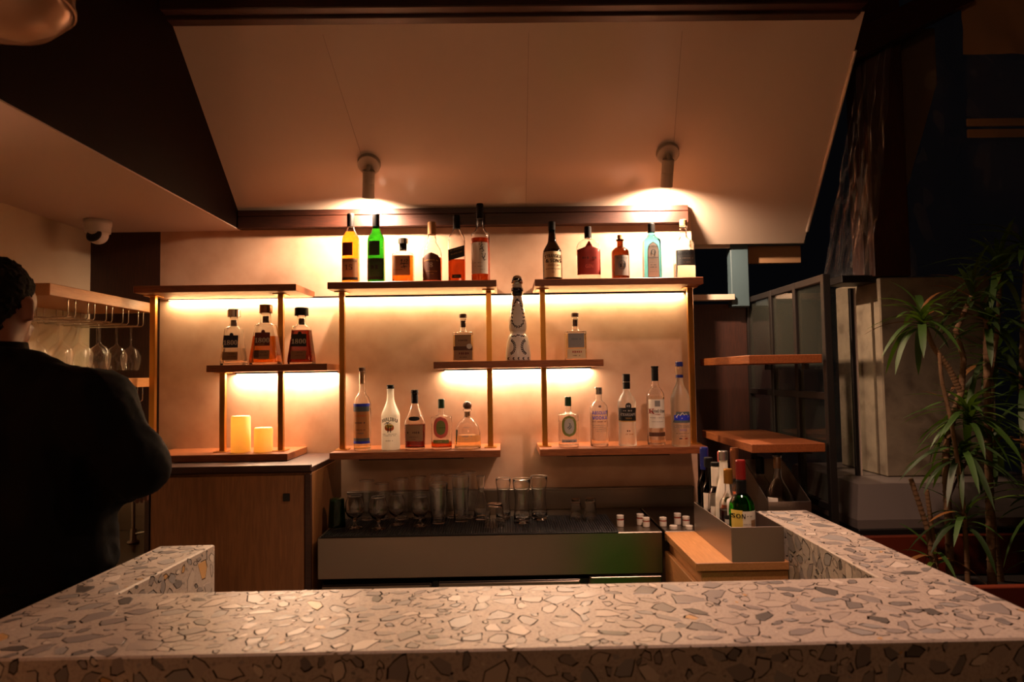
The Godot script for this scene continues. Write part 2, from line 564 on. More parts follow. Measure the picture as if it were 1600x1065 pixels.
func led(parent: Node, x0: float, x1: float, y: float, e: float, c: Color, m: Material) -> void:
	# aluminium channel against the wall with the glowing strip in its lower side
	var w := x1 - x0
	var mid := (x0 + x1) / 2.0
	part("led_channel", bx(Vector3(mid, y - 0.004, WZ + 0.013), Vector3(w, 0.008, 0.022), 0.001), M.black_anodised, parent)
	part("led_strip", bx(Vector3(mid, y - 0.0088, WZ + 0.013), Vector3(w - 0.01, 0.002, 0.014), 0), m, parent, "glowing warm light strip")
	area(parent, Vector3(mid, y - 0.0102, WZ + 0.013), Vector2(w - 0.01, 0.014), e, c)

func shelves() -> void:
	var c1 := Color(1.0, 0.86, 0.65)
	var c2 := Color(1.0, 0.85, 0.70)
	var g1 := glow("led_glow_yellow", c1, 5.0)
	var g2 := glow("led_glow_warm", c2, 8.0)
	var s := thing("led_light_line", "long glowing light strip along the wall under the upper shelves", "light strip", Vector3.ZERO)
	led(s, -1.585, 0.865, 1.848, 1.45, c1, g1)
	# name, x0, x1, top, has light, label
	for d in [
		[-1.60, -0.897, 1.873, 0, "upper wooden shelf holding nothing, above the three tapered tequila bottles"],
		[-0.763, -0.028, 1.878, 0, "upper wooden shelf carrying six whisky bottles"],
		[0.139, 0.877, 1.878, 0, "upper wooden shelf carrying five gin bottles"],
		[-1.284, -0.765, 1.525, 1, "middle wooden shelf carrying three tapered tequila bottles above the candles"],
		[-0.306, 0.432, 1.525, 1, "middle wooden shelf carrying the tall painted ceramic bottle"],
		[-1.56, -0.935, 1.141, 2, "lower wooden shelf carrying two pillar candles"],
		[-0.756, -0.022, 1.141, 3, "lower wooden shelf with white rum, cognac and squat tequila bottles"],
		[0.149, 0.875, 1.141, 3, "lower wooden shelf carrying the clear vodka bottles"]]:
		var t := thing("wall_shelf", d[4], "shelf", Vector3.ZERO, "wooden wall shelves")
		var w: float = d[1] - d[0]
		var x: float = (d[0] + d[1]) / 2.0
		part("board", bx(Vector3(x, d[2] - 0.015, (WZ + -2.96) / 2.0), Vector3(w, 0.03, WZ * -1 - 2.96), 0.0015), M.shelf_wood, t)
		if d[3] == 1:
			led(t, d[0] + 0.02, d[1] - 0.02, d[2] - 0.03, 1.05, c2, g2)
		elif d[3] == 3:
			part("light_channel", bx(Vector3(x - 0.02, d[2] - 0.034, -3.0), Vector3(w * 0.62, 0.008, 0.018), 0.001), M.black_anodised, t, "unlit dark light channel under the shelf")
	# brass posts: x, y0, y1
	for p in [[-1.575, 1.141, 1.843, "brass post at the outer end of the candle shelf"], [-1.003, 1.141, 1.843, "brass post between the amber and dark tapered tequila bottles"], [-1.262, 1.141, 1.495, "short brass post beside the tall candle"], [-0.728, 1.141, 1.848, "brass post beside the tall blue-banded bottle"], [-0.066, 1.141, 1.848, "brass post beside the squat tequila bottle with round stopper"], [0.178, 1.141, 1.848, "brass post beside the oval green-label gin bottle"], [0.848, 1.141, 1.848, "brass post at the end of the vodka shelf"]]:
		var t := thing("brass_post", p[3], "post", Vector3(p[0], p[1], -3.085), "brass shelf posts")
		var h: float = p[2] - p[1]
		part("bar", bx(Vector3(0, h / 2, 0), Vector3(0.024, h, 0.024), 0.0015), M.brass, t)
		part("foot_plate", bx(Vector3(0, 0.002, 0), Vector3(0.055, 0.004, 0.075), 0.001), M.brass, t)
		part("head_plate", bx(Vector3(0, h - 0.002, 0), Vector3(0.055, 0.004, 0.075), 0.001), M.brass, t)

# ---------------------------------------------------------------- bottles
func ring_at(rings: Array, y: float) -> Array:
	for i in rings.size() - 1:
		if y <= rings[i + 1][0]:
			var k: float = clampf((y - rings[i][0]) / max(rings[i + 1][0] - rings[i][0], 1e-6), 0, 1)
			return [y, lerpf(rings[i][1], rings[i + 1][1], k), lerpf(rings[i][2], rings[i + 1][2], k), lerpf(rings[i][3], rings[i + 1][3], k)]
	return rings[-1]

func surf(rings: Array, x: float, y: float) -> float:
	var r := ring_at(rings, y)
	var q: float = clampf(absf(x) / r[1], 0, 0.995)
	return r[2] * pow(1.0 - pow(q, r[3]), 1.0 / r[3])

func patch(rings: Array, outline: Callable, y0: float, y1: float, off: float) -> ArrayMesh:
	# a sheet of paper on the front: outline(t) gives left and right edge at height t
	var b := MB.new()
	var ny := 12
	var nx := 14
	var front := []
	for i in ny + 1:
		var y := lerpf(y0, y1, float(i) / ny)
		var e: Vector2 = outline.call(float(i) / ny)
		var row := []
		for j in nx + 1:
			var x := lerpf(e.x, e.y, float(j) / nx)
			row.append(Vector3(x, y, surf(rings, x, y) + off))
		row.reverse()
		front.append(row)
	b.grid(front, false)
	return b.mesh(true)

func fine_print(count: int, size: float, rings: Array, x0: float, y0: float, off: float, arch: float, lean: float) -> ArrayMesh:
	# print too small to read: a row of short uneven strokes
	var rng := RandomNumberGenerator.new()
	rng.seed = count * 31 + int(y0 * 10000.0)
	var half: float = min(count * size * 0.29, ring_at(rings, y0)[1] * 0.8 - absf(x0))
	var b := MB.new()
	for i in count:
		if count > 5 and rng.randf() < 0.14:
			continue
		var xa := lerpf(-half, half, (i + 0.12) / count)
		var xb := lerpf(-half, half, (i + rng.randf_range(0.55, 0.9)) / count)
		var h := size * rng.randf_range(0.22, 0.36)
		var q := []
		for p in [[xa, -h], [xb, -h * 0.8], [xb, h * 0.7], [xa, h]]:
			var x: float = p[0] + x0
			var y: float = y0 + p[1] - arch * p[0] * p[0] + lean * p[0]
			q.append(Vector3(x, y, surf(rings, x, y) + off))
		b.quad(q[0], q[1], q[2], q[3])
	return b.mesh()

func lettering(text: String, size: float, rings: Array, x0: float, y0: float, off: float, font := "Droid Sans", bold := true, arch := 0.0, lean := 0.0) -> ArrayMesh:
	if text.begins_with("~"):
		return fine_print(int(text.substr(1)), size, rings, x0, y0, off, arch, lean)
	var tm := TextMesh.new()
	var f := SystemFont.new()
	f.font_names = PackedStringArray([font])
	f.font_weight = 700 if bold else 400
	tm.font = f
	tm.text = text
	tm.font_size = 48
	tm.pixel_size = size / 48.0
	tm.depth = 0.0
	tm.curve_step = 1.5
	var arr: Array = tm.get_mesh_arrays() if tm.get_surface_count() == 0 else tm.surface_get_arrays(0)
	var v: PackedVector3Array = arr[Mesh.ARRAY_VERTEX]
	var n := PackedVector3Array()
	n.resize(v.size())
	var widest := 0.0001
	for p in v:
		widest = max(widest, absf(p.x))
	var fit: float = min(1.0, (ring_at(rings, y0)[1] * (0.84 if absf(x0) < 0.006 else 0.97) - absf(x0)) / widest)
	for i in v.size():
		v[i].x *= fit
		var x := v[i].x + x0
		var y := v[i].y + y0 - arch * v[i].x * v[i].x + lean * v[i].x
		v[i] = Vector3(x, y, surf(rings, x, y) + off)
		n[i] = Vector3(0, 0, 1)
	var out := []
	out.resize(Mesh.ARRAY_MAX)
	out[Mesh.ARRAY_VERTEX] = v
	out[Mesh.ARRAY_NORMAL] = n
	out[Mesh.ARRAY_INDEX] = arr[Mesh.ARRAY_INDEX]
	var m := ArrayMesh.new()
	m.add_surface_from_arrays(Mesh.PRIMITIVE_TRIANGLES, out)
	return m

func strokes(list: Array, w: float, rings: Array, x0: float, y0: float, s: float, off: float) -> ArrayMesh:
	# brush strokes: polylines on the front surface
	var b := MB.new()
	for l in list:
		var left := []
		var right := []
		for i in l.size():
			var p := Vector2(l[i][0], l[i][1])
			var q0 := Vector2(l[max(i - 1, 0)][0], l[max(i - 1, 0)][1])
			var q1 := Vector2(l[min(i + 1, l.size() - 1)][0], l[min(i + 1, l.size() - 1)][1])
			var d := (q1 - q0).normalized()
			var nn := Vector2(-d.y, d.x) * w * (1.0 if i < l.size() - 1 else 0.35)
			for k in 2:
				var a := (p * s) + nn * (1 if k == 0 else -1) + Vector2(x0, y0)
				(left if k == 0 else right).append(Vector3(a.x, a.y, surf(rings, a.x, a.y) + off))
		b.grid([left, right], false)
	return b.mesh(true)

func rect(hw: float) -> Callable:
	return func(_t: float) -> Vector2: return Vector2(-hw, hw)

func shifted(x0: float, x1: float) -> Callable:
	return func(_t: float) -> Vector2: return Vector2(x0, x1)

func oval(hw: float) -> Callable:
	return func(t: float) -> Vector2:
		var q := sqrt(max(0.0, 1.0 - pow(absf(2.0 * t - 1.0), 2.6))) * hw + 0.0002
		return Vector2(-q, q)

func arched(hw: float) -> Callable:
	return func(t: float) -> Vector2:
		var q := hw * (1.0 if t < 0.7 else sqrt(max(0.0, 1.0 - pow((t - 0.7) / 0.3, 2.0)))) + 0.0002
		return Vector2(-q, q)

func peaked(hw: float) -> Callable:
	return func(t: float) -> Vector2:
		var q := hw * (1.0 if t < 0.76 else lerpf(0.46, 0.03, (t - 0.76) / 0.24))
		return Vector2(-q, q)

# prof: [t, share of half width]; everything else in d
func bottle(called: String, label: String, group: String, at: Vector3, h: float, w: float, prof: Array, d: Dictionary) -> Node3D:
	var t := thing(called, label, "bottle", at, group)
	if d.has("turn"):
		t.rotation.y = d.turn
	var hw := w / 2.0
	var n: float = d.get("n", 2.0)
	var dr: float = d.get("depth", 1.0)
	var sh: float = d.get("shoulder", 0.6)
	var rings := []
	for i in prof.size():
		var p: Array = prof[i]
		var k: float = clampf((p[0] - sh) / 0.08, 0, 1)
		var a: float = p[1] * hw
		rings.append([p[0] * h, a, a * lerpf(dr, 1.0, k), lerpf(n, 2.0, k)])
	# soft interpolation of the profile
	var fine := []
	for i in rings.size() - 1:
		for j in 4:
			var k := j / 4.0
			var y := lerpf(rings[i][0], rings[i + 1][0], k)
			var r := [y]
			for c in [1, 2, 3]:
				var p0: float = rings[max(i - 1, 0)][c]
				var p3: float = rings[min(i + 2, rings.size() - 1)][c]
				var val: float = cubic_interpolate(rings[i][c], rings[i + 1][c], p0, p3, k)
				r.append(clampf(val, min(rings[i][c], rings[i + 1][c]), max(rings[i][c], rings[i + 1][c])))
			fine.append(r)
	fine.append(rings[-1])
	var segs := 48 if n > 2.5 else 36
	var b := MB.new()
	var shell: String = d.get("shell", "glass")
	if shell == "glass":
		var wall := []
		for i in range(fine.size() - 1, -1, -1):
			var q: Array = fine[i]
			if q[0] > 0.009:
				wall.append([q[0], max(q[1] - 0.0026, 0.002), max(q[2] - 0.0026, 0.002), q[3]])
		var low := ring_at(fine, 0.008)
		wall.append([0.008, low[1] - 0.004, low[2] - 0.004, low[3]])
		b.loft(fine + wall, segs)
		shell = "solid_glass"
	else:
		b.loft(fine, segs)
	part("glass_body" if shell != "ceramic" else "body", b.mesh(true), M[shell], t)
	if d.has("fill"):
		var g := 0.0022
		var inner := []
		var top: float = d.fill * h
		for r in fine:
			if r[0] > top:
				break
			inner.append([max(r[0], 0.0078), max(r[1] - g, 0.002), max(r[2] - g, 0.002), r[3]])
		var e := ring_at(fine, top)
		inner.append([top, max(e[1] - g, 0.002), max(e[2] - g, 0.002), e[3]])
		inner = inner.filter(func(r): return r[0] > 0.0059)
		b = MB.new()
		b.loft(inner, segs)
		part("liquid", b.mesh(true), M[d.drink], t)
	for c in d.get("caps", []):       # [t0, t1, radius m, material, name]
		b = MB.new()
		var y0: float = c[0] * h
		var y1: float = c[1] * h
		if c.size() > 5 and c[5] == "ball":
			var pr := []
			for i in 13:
				var a := PI * i / 12.0
				pr.append([sin(a) * c[2], lerpf(y0, y1, 0.5 - 0.5 * cos(a))])
			b.lathe(pr, 24)
		else:
			b.lathe([[0.0, y0], [c[2], y0], [c[2], lerpf(y0, y1, 0.06)], [c[2], lerpf(y0, y1, 0.92)], [c[2] * 0.9, y1], [0.0, y1]], 24)
		part(c[4], b.mesh(c.size() > 5), M[c[3]], t)
	for l in d.get("labels", []):     # [t0, t1, outline, material]
		part("label", patch(fine, l[2], l[0] * h, l[1] * h, 0.0006 + (l[4] if l.size() > 4 else 0.0)), M[l[3]], t)
	for x in d.get("texts", []):      # [text, t, size, material, x, font, bold, arch, lean]
		part("lettering", lettering(x[0], x[2], fine, x[4] if x.size() > 4 else 0.0, x[1] * h, 0.0016, x[5] if x.size() > 5 else "Droid Sans", x[6] if x.size() > 6 else true, x[7] if x.size() > 7 else 0.0, x[8] if x.size() > 8 else 0.0), M[x[3]], t)
	for x in d.get("brush", []):      # [strokes, width, t, x, size, material]
		part("brush_writing", strokes(x[0], x[1], fine, x[3], x[2] * h, x[4], 0.0015), M[x[5]], t)
	return t

func row_text(t0: float, rows: int, gap: float, size: float, m: String, words: Array) -> Array:
	var out := []
	for i in rows:
		out.append([words[i % words.size()], t0 - gap * i, size, m, 0.0, "Droid Serif", false])
	return out

func upper_bottles() -> void:
	var Y := 1.8785
	var Z := -3.085
	var G := "bottles on the upper shelves"
	var tall := [[0, 0.94], [0.012, 1.0], [0.58, 1.0], [0.66, 0.94], [0.73, 0.66], [0.79, 0.44], [0.84, 0.40], [0.93, 0.40]]
	bottle("whisky_bottle", "amber whisky bottle with brown label reading 15 and black capsule", G, Vector3(-0.688, Y, Z), 0.327, 0.078, tall, {"n": 2.6, "shoulder": 0.6, "fill": 0.74, "drink": "gold",
		"caps": [[0.82, 1.0, 0.0165, "cap_black", "capsule"]],
		"labels": [[0.10, 0.36, rect(0.036), "p_tan"], [0.40, 0.58, shifted(-0.032, 0.016), "p_darkred"], [0.06, 0.10, rect(0.036), "p_black"]],
		"texts": [["15", 0.235, 0.034, "p_brown", -0.002, "Droid Serif"], ["Glenfiddich", 0.325, 0.0115, "p_brown", 0, "Droid Serif"]]})
	bottle("whisky_bottle", "bright green glass whisky bottle with black capsule and dark green label", G, Vector3(-0.573, Y, Z), 0.325, 0.078, tall, {"n": 2.6, "shoulder": 0.6, "shell": "green_glass",
		"caps": [[0.82, 1.0, 0.0165, "cap_black", "capsule"]],
		"labels": [[0.10, 0.36, rect(0.036), "p_green"], [0.40, 0.60, shifted(-0.028, 0.022), "p_green"], [0.06, 0.10, rect(0.036), "p_black"]],
		"texts": [["~2", 0.235, 0.034, "p_black", 0, "Droid Serif"], ["Glenfiddich", 0.325, 0.0115, "p_black", 0, "Droid Serif"]]})
	bottle("whisky_bottle", "squat faceted amber whisky decanter with clear block stopper and brush-written label", G, Vector3(-0.451, Y, Z), 0.211, 0.096, [[0, 0.95], [0.02, 1.0], [0.60, 1.0], [0.66, 0.96], [0.70, 0.70], [0.73, 0.36], [0.78, 0.32], [0.84, 0.32]], {"n": 5.0, "shoulder": 0.66, "depth": 0.8, "fill": 0.61, "drink": "amber",
		"caps": [[0.76, 0.88, 0.0165, "cap_black", "neck_band"], [0.88, 1.0, 0.0235, "cap_silver", "stopper"]],
		"labels": [[0.18, 0.60, shifted(-0.043, 0.036), "p_tan"]],
		"texts": [["~14", 0.30, 0.006, "p_black", -0.018, "Droid Serif", false]],
		"brush": [[[[[-0.9, 0.9], [-0.3, 1.0]], [[-0.6, 1.2], [-0.7, 0.2], [-0.3, 0.4]], [[0.2, 1.1], [0.0, 0.3]], [[0.5, 1.2], [0.9, 0.9], [0.5, 0.5], [0.9, 0.2]], [[-1.0, 0.0], [0.2, 0.15], [1.1, 0.0]], [[0.1, 0.2], [-0.2, -0.5], [0.6, -0.5]], [[0.0, -0.5], [0.1, -1.3]], [[-0.8, -0.8], [0.8, -0.7]]], 0.0018, 0.42, 0.010, 0.018, "p_black"]]})
	bottle("whisky_bottle", "round-shouldered whisky bottle with arched brown label and wooden stopper", G, Vector3(-0.32, Y, Z), 0.284, 0.089, [[0, 0.92], [0.015, 0.97], [0.30, 1.0], [0.48, 0.98], [0.56, 0.88], [0.63, 0.62], [0.68, 0.44], [0.72, 0.46], [0.76, 0.40], [0.84, 0.38]], {"shoulder": 0.5, "fill": 0.42, "drink": "whisky",
		"caps": [[0.80, 1.0, 0.0185, "cap_cork", "stopper"]],
		"labels": [[0.05, 0.49, arched(0.040), "p_brown"]],
		"texts": [["~12", 0.37, 0.0095, "p_gold", 0, "Droid Serif", true, 4.0], ["8", 0.29, 0.03, "p_silver", 0, "Droid Serif"], ["~14", 0.19, 0.0065, "p_gold", 0, "Droid Serif", false], ["~6", 0.15, 0.0065, "p_gold", 0, "Droid Serif", false]]})
	var slant := func(t: float) -> Vector2: return Vector2(-0.034, 0.034)
	var jw := bottle("whisky_bottle", "square whisky bottle with slanted black label", G, Vector3(-0.207, Y, Z), 0.315, 0.077, [[0, 0.95], [0.012, 1.0], [0.60, 1.0], [0.68, 0.92], [0.75, 0.60], [0.80, 0.42], [0.88, 0.40], [0.92, 0.40]], {"n": 6.0, "shoulder": 0.62, "fill": 0.34, "drink": "whisky",
		"caps": [[0.80, 1.0, 0.0165, "cap_black", "screw_cap"]],
		"labels": [[0.07, 0.12, shifted(-0.02, 0.02), "p_black"]],
		"texts": [["BLACK LABEL", 0.43, 0.0085, "p_gold", 0.004, "Droid Serif", true, 0.0, 0.27], ["~14", 0.48, 0.0075, "p_gold", 0.0, "Droid Serif", false, 0.0, 0.27], ["~7", 0.095, 0.006, "p_gold", 0, "Droid Sans", false]]})
	var sb := MB.new()
	var lo := []
	var hi := []
	for i in 13:
		var x := lerpf(-0.0365, 0.0365, i / 12.0)
		lo.append(Vector3(x, 0.110 + 0.27 * x, 0.0392))
		hi.append(Vector3(x, 0.160 + 0.27 * x, 0.0392))
	sb.grid([hi, lo], false)
	part("slanted_label", sb.mesh(true), M.p_black, jw, "slanted black label")
	bottle("whisky_bottle", "tallest whisky bottle with white brush-written label and dark cap", G, Vector3(-0.1, Y, Z), 0.366, 0.085, [[0, 0.95], [0.012, 1.0], [0.58, 1.0], [0.62, 0.94], [0.66, 0.60], [0.70, 0.43], [0.82, 0.38], [0.86, 0.38]], {"shoulder": 0.6, "fill": 0.56, "drink": "whisky",
		"caps": [[0.81, 1.0, 0.0165, "cap_black", "capsule"]],
		"labels": [[0.11, 0.50, shifted(-0.040, 0.034), "p_white"]],
		"texts": [["~11", 0.20, 0.0065, "p_grey", -0.012, "Droid Serif", false], ["~6", 0.16, 0.0055, "p_grey", 0.01, "Droid Serif", false], ["~11", 0.245, 0.006, "p_grey", -0.01, "Droid Serif", false]],
		"brush": [[[[[0.1, 2.2], [0.0, 1.8]], [[-0.5, 1.7], [0.7, 1.75]], [[0.2, 1.7], [-0.2, 1.2], [0.4, 1.1], [-0.1, 0.7]], [[-0.4, 0.6], [0.1, 0.9], [0.5, 0.4], [0.0, 0.0]], [[0.0, -0.3], [0.8, -0.2], [0.6, -1.0], [0.1, -0.9], [0.3, -0.4]], [[0.3, -1.0], [0.6, -1.6], [1.0, -1.3]]], 0.0019, 0.37, 0.006, 0.022, "p_black"]]})
	bottle("gin_bottle", "dark round-shouldered gin bottle with cream label of bold lettering", G, Vector3(0.227, Y, Z), 0.279, 0.089, [[0, 0.93], [0.015, 1.0], [0.42, 1.0], [0.52, 0.93], [0.60, 0.66], [0.66, 0.46], [0.80, 0.36], [0.93, 0.34]], {"shoulder": 0.5, "shell": "dark_glass",
		"caps": [[0.86, 1.0, 0.0165, "cap_black", "cap"]],
		"labels": [[0.07, 0.49, rect(0.041), "p_cream"]],
		"texts": [["STRANGER", 0.415, 0.021, "p_black", 0, "Droid Sans", true, 3.0], ["& SONS", 0.335, 0.021, "p_black", 0.002], ["~9", 0.265, 0.012, "p_tan"], ["~19", 0.205, 0.006, "p_brown", 0, "Droid Serif", false], ["~3", 0.15, 0.008, "p_tan", 0, "Droid Serif", false]]})
	bottle("gin_bottle", "broad clear gin bottle with large brick-red peaked label", G, Vector3(0.391, Y, Z), 0.254, 0.108, [[0, 0.96], [0.015, 1.0], [0.60, 1.0], [0.66, 0.95], [0.72, 0.78], [0.76, 0.50], [0.78, 0.30], [0.92, 0.28]], {"n": 4.0, "depth": 0.55, "shoulder": 0.68, "fill": 0.5, "drink": "water",
		"caps": [[0.80, 1.0, 0.0165, "cap_black", "cap"]],
		"labels": [[0.12, 0.72, peaked(0.053), "p_red"]],
		"texts": [["~6", 0.42, 0.019, "p_darkred", 0, "Droid Sans", true], ["GIN", 0.27, 0.022, "p_pink", 0, "Droid Sans", false]]})
	bottle("gin_bottle", "small brown apothecary gin bottle with grey stamp label and cork", G, Vector3(0.537, Y, Z), 0.214, 0.081, [[0, 0.94], [0.02, 1.0], [0.58, 1.0], [0.66, 0.94], [0.72, 0.62], [0.75, 0.36], [0.86, 0.34], [0.87, 0.44], [0.90, 0.44]], {"shoulder": 0.6, "shell": "brown_glass",
		"caps": [[0.89, 1.0, 0.012, "cap_cork", "cork"]],
		"labels": [[0.11, 0.54, rect(0.032), "p_grey"]],
		"texts": [["~2", 0.32, 0.026, "p_black", 0.004, "Droid Serif"], ["~19", 0.48, 0.0045, "p_black", 0, "Droid Serif", false], ["O", 0.325, 0.056, "p_slate", 0, "Droid Serif", false]]})
	bottle("gin_bottle", "pale blue square gin bottle with tall grey framed label", G, Vector3(0.681, Y, Z), 0.265, 0.081, [[0, 0.94], [0.015, 1.0], [0.66, 0.97], [0.71, 0.90], [0.76, 0.58], [0.80, 0.40], [0.84, 0.36], [0.94, 0.36]], {"n": 7.0, "depth": 0.75, "shoulder": 0.7, "shell": "blue_glass",
		"caps": [[0.84, 1.0, 0.0165, "cap_black", "screw_cap"]],
		"labels": [[0.05, 0.665, arched(0.0262), "p_navy"], [0.06, 0.655, arched(0.0242), "p_silver", 0.0004]],
		"texts": [["BOMBAY", 0.585, 0.0105, "p_black", 0, "Droid Serif", true, 6.0], ["Sapphire", 0.39, 0.010, "p_navy", 0, "Droid Serif", true], ["~9", 0.31, 0.007, "p_grey", 0, "Droid Serif", false], ["~6", 0.265, 0.008, "p_slate", 0, "Droid Serif"], ["~7", 0.225, 0.008, "p_slate", 0, "Droid Serif"], ["~14", 0.15, 0.0045, "p_grey", 0, "Droid Serif", false], ["O", 0.485, 0.034, "p_slate", 0, "Droid Serif"]]})
	bottle("gin_bottle", "clear round gin bottle with slate grey label and cork stopper", G, Vector3(0.828, Y, Z), 0.280, 0.091, [[0, 0.94], [0.015, 1.0], [0.56, 0.97], [0.63, 0.86], [0.68, 0.52], [0.72, 0.36], [0.84, 0.34], [0.86, 0.40], [0.90, 0.40]], {"n": 3.4, "shoulder": 0.64, "fill": 0.27, "drink": "water",
		"caps": [[0.90, 1.0, 0.0165, "cap_cork", "cork"]],
		"labels": [[0.23, 0.48, rect(0.043), "p_slate"]],
		"texts": [["HAYMAN'S", 0.42, 0.015, "p_navy", 0, "Droid Serif", false], ["~14", 0.345, 0.0075, "p_silver", 0, "Droid Serif", false], ["~9", 0.28, 0.006, "p_silver", 0, "Droid Serif", false]]})

func middle_bottles() -> void:
	var Y := 1.5255
	var Z := -3.075
	var G := "bottles on the middle shelves"
	var tap := [[0, 0.97], [0.02, 1.0], [0.35, 0.83], [0.60, 0.70], [0.655, 0.64], [0.68, 0.48], [0.70, 0.33], [0.86, 0.33]]
	for q in [
		[-1.211, 0.251, 0.105, "water", 0.30, "cap_silver", "p_navy", "clear tapered tequila bottle with navy label and silver stopper", ""],
		[-1.050, 0.264, 0.128, "gold", 0.47, "cap_copper", "p_darkred", "golden tapered tequila bottle with brown-red label and bronze stopper", "~8"],
		[-0.908, 0.254, 0.114, "cognac", 0.60, "cap_black", "p_black", "dark amber tapered tequila bottle with black label and black stopper", ""]]:
		var w: float = q[2]
		var texts := [["1800", 0.40, 0.030, "p_white", -0.004, "Droid Serif"]]
		if q[8]:
			texts.append([q[8], 0.335, 0.008, "p_gold", -0.004, "Droid Serif", false])
		bottle("tequila_bottle", q[7], G, Vector3(q[0], Y, -3.022 if q[3] == "gold" else Z), q[1], w, tap, {"n": 7.0, "depth": 0.7, "shoulder": 0.64, "fill": q[4], "drink": q[3],
			"caps": [[0.70, 0.81, 0.0135, "cap_wood", "cork"], [0.86, 1.0, 0.0285 if q[5] != "cap_black" else 0.0305, q[5], "stopper"]],
			"labels": [[0.31, 0.53, shifted(-0.036, 0.030), q[6]], [0.50, 0.575, oval(0.008), q[6], 0.0003], [0.09, 0.235, shifted(-0.038, 0.030), "p_tan"], [0.11, 0.235, shifted(-0.036, -0.016), "p_brown" if q[3] == "gold" else "p_tan", 0.0004]],
			"texts": texts + [["~7", 0.20, 0.007, "p_brown", 0.004, "Droid Serif", false], ["~13", 0.15, 0.0055, "p_brown", 0.004, "Droid Serif", false]]})
	var sq := [[0, 0.98], [0.015, 1.0], [0.58, 1.0], [0.605, 0.97], [0.62, 0.60], [0.64, 0.34], [0.70, 0.30], [0.90, 0.30]]
	for q in [[-0.182, 0.215, 0.091, true, "square textured tequila bottle with dark band and round white seal"], [0.323, 0.212, 0.095, false, "square textured tequila bottle with cream lower label and no seal"]]:
		var labels := [[0.0, 0.235, rect(0.041), "p_cream" if not q[3] else "p_tan"], [0.26, 0.56, rect(0.036), "p_grey" if not q[3] else "p_tan", 0.0002]]
		if q[3]:
			labels.append([0.235, 0.315, rect(0.0425), "p_brown", 0.0003])
			labels.append([0.26, 0.37, func(t: float) -> Vector2:
				var e := 0.0115 * sqrt(max(0.0, 1.0 - pow(2.0 * t - 1.0, 2.0))) + 0.0002
				return Vector2(0.028 - e, 0.028 + e), "p_white", 0.0007])
		labels[0][0] = 0.03
		bottle("tequila_bottle", q[4], G, Vector3(q[0], Y, Z), q[1], q[2], sq, {"n": 9.0, "depth": 0.8, "shoulder": 0.6, "fill": 0.55, "drink": "pale",
			"caps": [[0.72, 0.86, 0.011, "cap_wood", "cork"], [0.92, 1.0, 0.017, "cap_wood", "stopper"]],
			"labels": labels,
			"texts": [["~5", 0.17, 0.016, "p_red" if not q[3] else "p_darkred", 0.004, "Droid Serif"], ["~7", 0.09, 0.008, "p_brown", 0, "Droid Serif", false], ["~6", 0.44, 0.012, "p_slate" if not q[3] else "p_brown", 0, "Droid Serif", false]]})
	# tall painted ceramic bottle
	var prof := [[0, 0.95], [0.01, 1.0], [0.10, 0.98], [0.22, 0.88], [0.28, 0.78], [0.315, 0.62], [0.335, 0.62], [0.36, 0.70], [0.40, 0.74], [0.45, 0.72], [0.55, 0.62], [0.65, 0.50], [0.71, 0.40], [0.74, 0.36], [0.76, 0.36]]
	var t := bottle("ceramic_tequila_bottle", "tall white ceramic bottle painted with dark blue leaves, silver ball stopper", G, Vector3(0.064, Y, -3.07), 0.388, 0.113, prof, {"shell": "ceramic"})
	var rings := []
	for p in prof:
		rings.append([p[0] * 0.388, p[1] * 0.0565, p[1] * 0.0565, 2.0])
	var b := MB.new()
	b.lathe([[0.0, 0.288], [0.019, 0.288], [0.026, 0.305], [0.027, 0.315], [0.0265, 0.328], [0.0, 0.328]], 24)
	part("neck_cup", b.mesh(true), M.cobalt, t, "dark blue cup of pointed petals")
	b = MB.new()
	var pr := []
	for i in 17:
		var a := PI * i / 16.0
		pr.append([sin(a) * 0.0275, 0.360 - cos(a) * 0.0275])
	b.lathe(pr, 32)
	part("ball_stopper", b.mesh(true), M.chrome, t, "mirror silver ball stopper")
	b = MB.new()
	b.lathe([[0.0, 0.320], [0.021, 0.320], [0.024, 0.345], [0.0, 0.35]], 24)
	part("stopper_neck", b.mesh(true), M.ceramic, t)
	# painted leaf wreaths
	var leafs := []
	for i in 22:       # upper teardrop garland
		var a := TAU * (i + 0.5) / 22.0
		leafs.append([sin(a) * (0.026 - 0.010 * cos(a)) , 0.212 + cos(a) * 0.062, a])
	for s in [-1.0, 1.0]:
		for i in 9:
			var a := lerpf(0.5, 2.8, i / 8.0)
			leafs.append([s * (0.040 - sin(a) * 0.024), 0.062 + cos(a) * 0.032, a * s])
	for i in 5:
		leafs.append([-0.024 + 0.012 * i, 0.110 + (0.004 if i == 2 else 0.0), 1.5])
	for i in 5:
		leafs.append([-0.044 + 0.022 * i, 0.010, 0.0])
	for l in leafs:
		var ang: float = l[2]
		var dirv := Vector2(-sin(ang), cos(ang)).rotated(PI / 2) * -1.0
		var c := Vector2(l[0], l[1])
		for s in [-1.0, 1.0]:
			var q: Vector2 = c + dirv.rotated(PI / 2) * s * 0.0030
			var ring := []
			for k in 8:
				var th := TAU * k / 8.0
				var p: Vector2 = q + dirv.rotated(s * 0.5) * cos(th) * 0.0048 + dirv.rotated(s * 0.5 + PI / 2) * sin(th) * 0.0022
				ring.append(Vector3(p.x, p.y, surf(rings, p.x, p.y) + 0.0008))
			var m := Vector3(q.x, q.y, surf(rings, q.x, q.y) + 0.0011)
			var bb := MB.new()
			for k in 8:
				bb.convex([m, ring[k], ring[(k + 1) % 8]], m - Vector3(0, 0, 1))
			part("painted_leaf", bb.mesh(), M.cobalt, t)

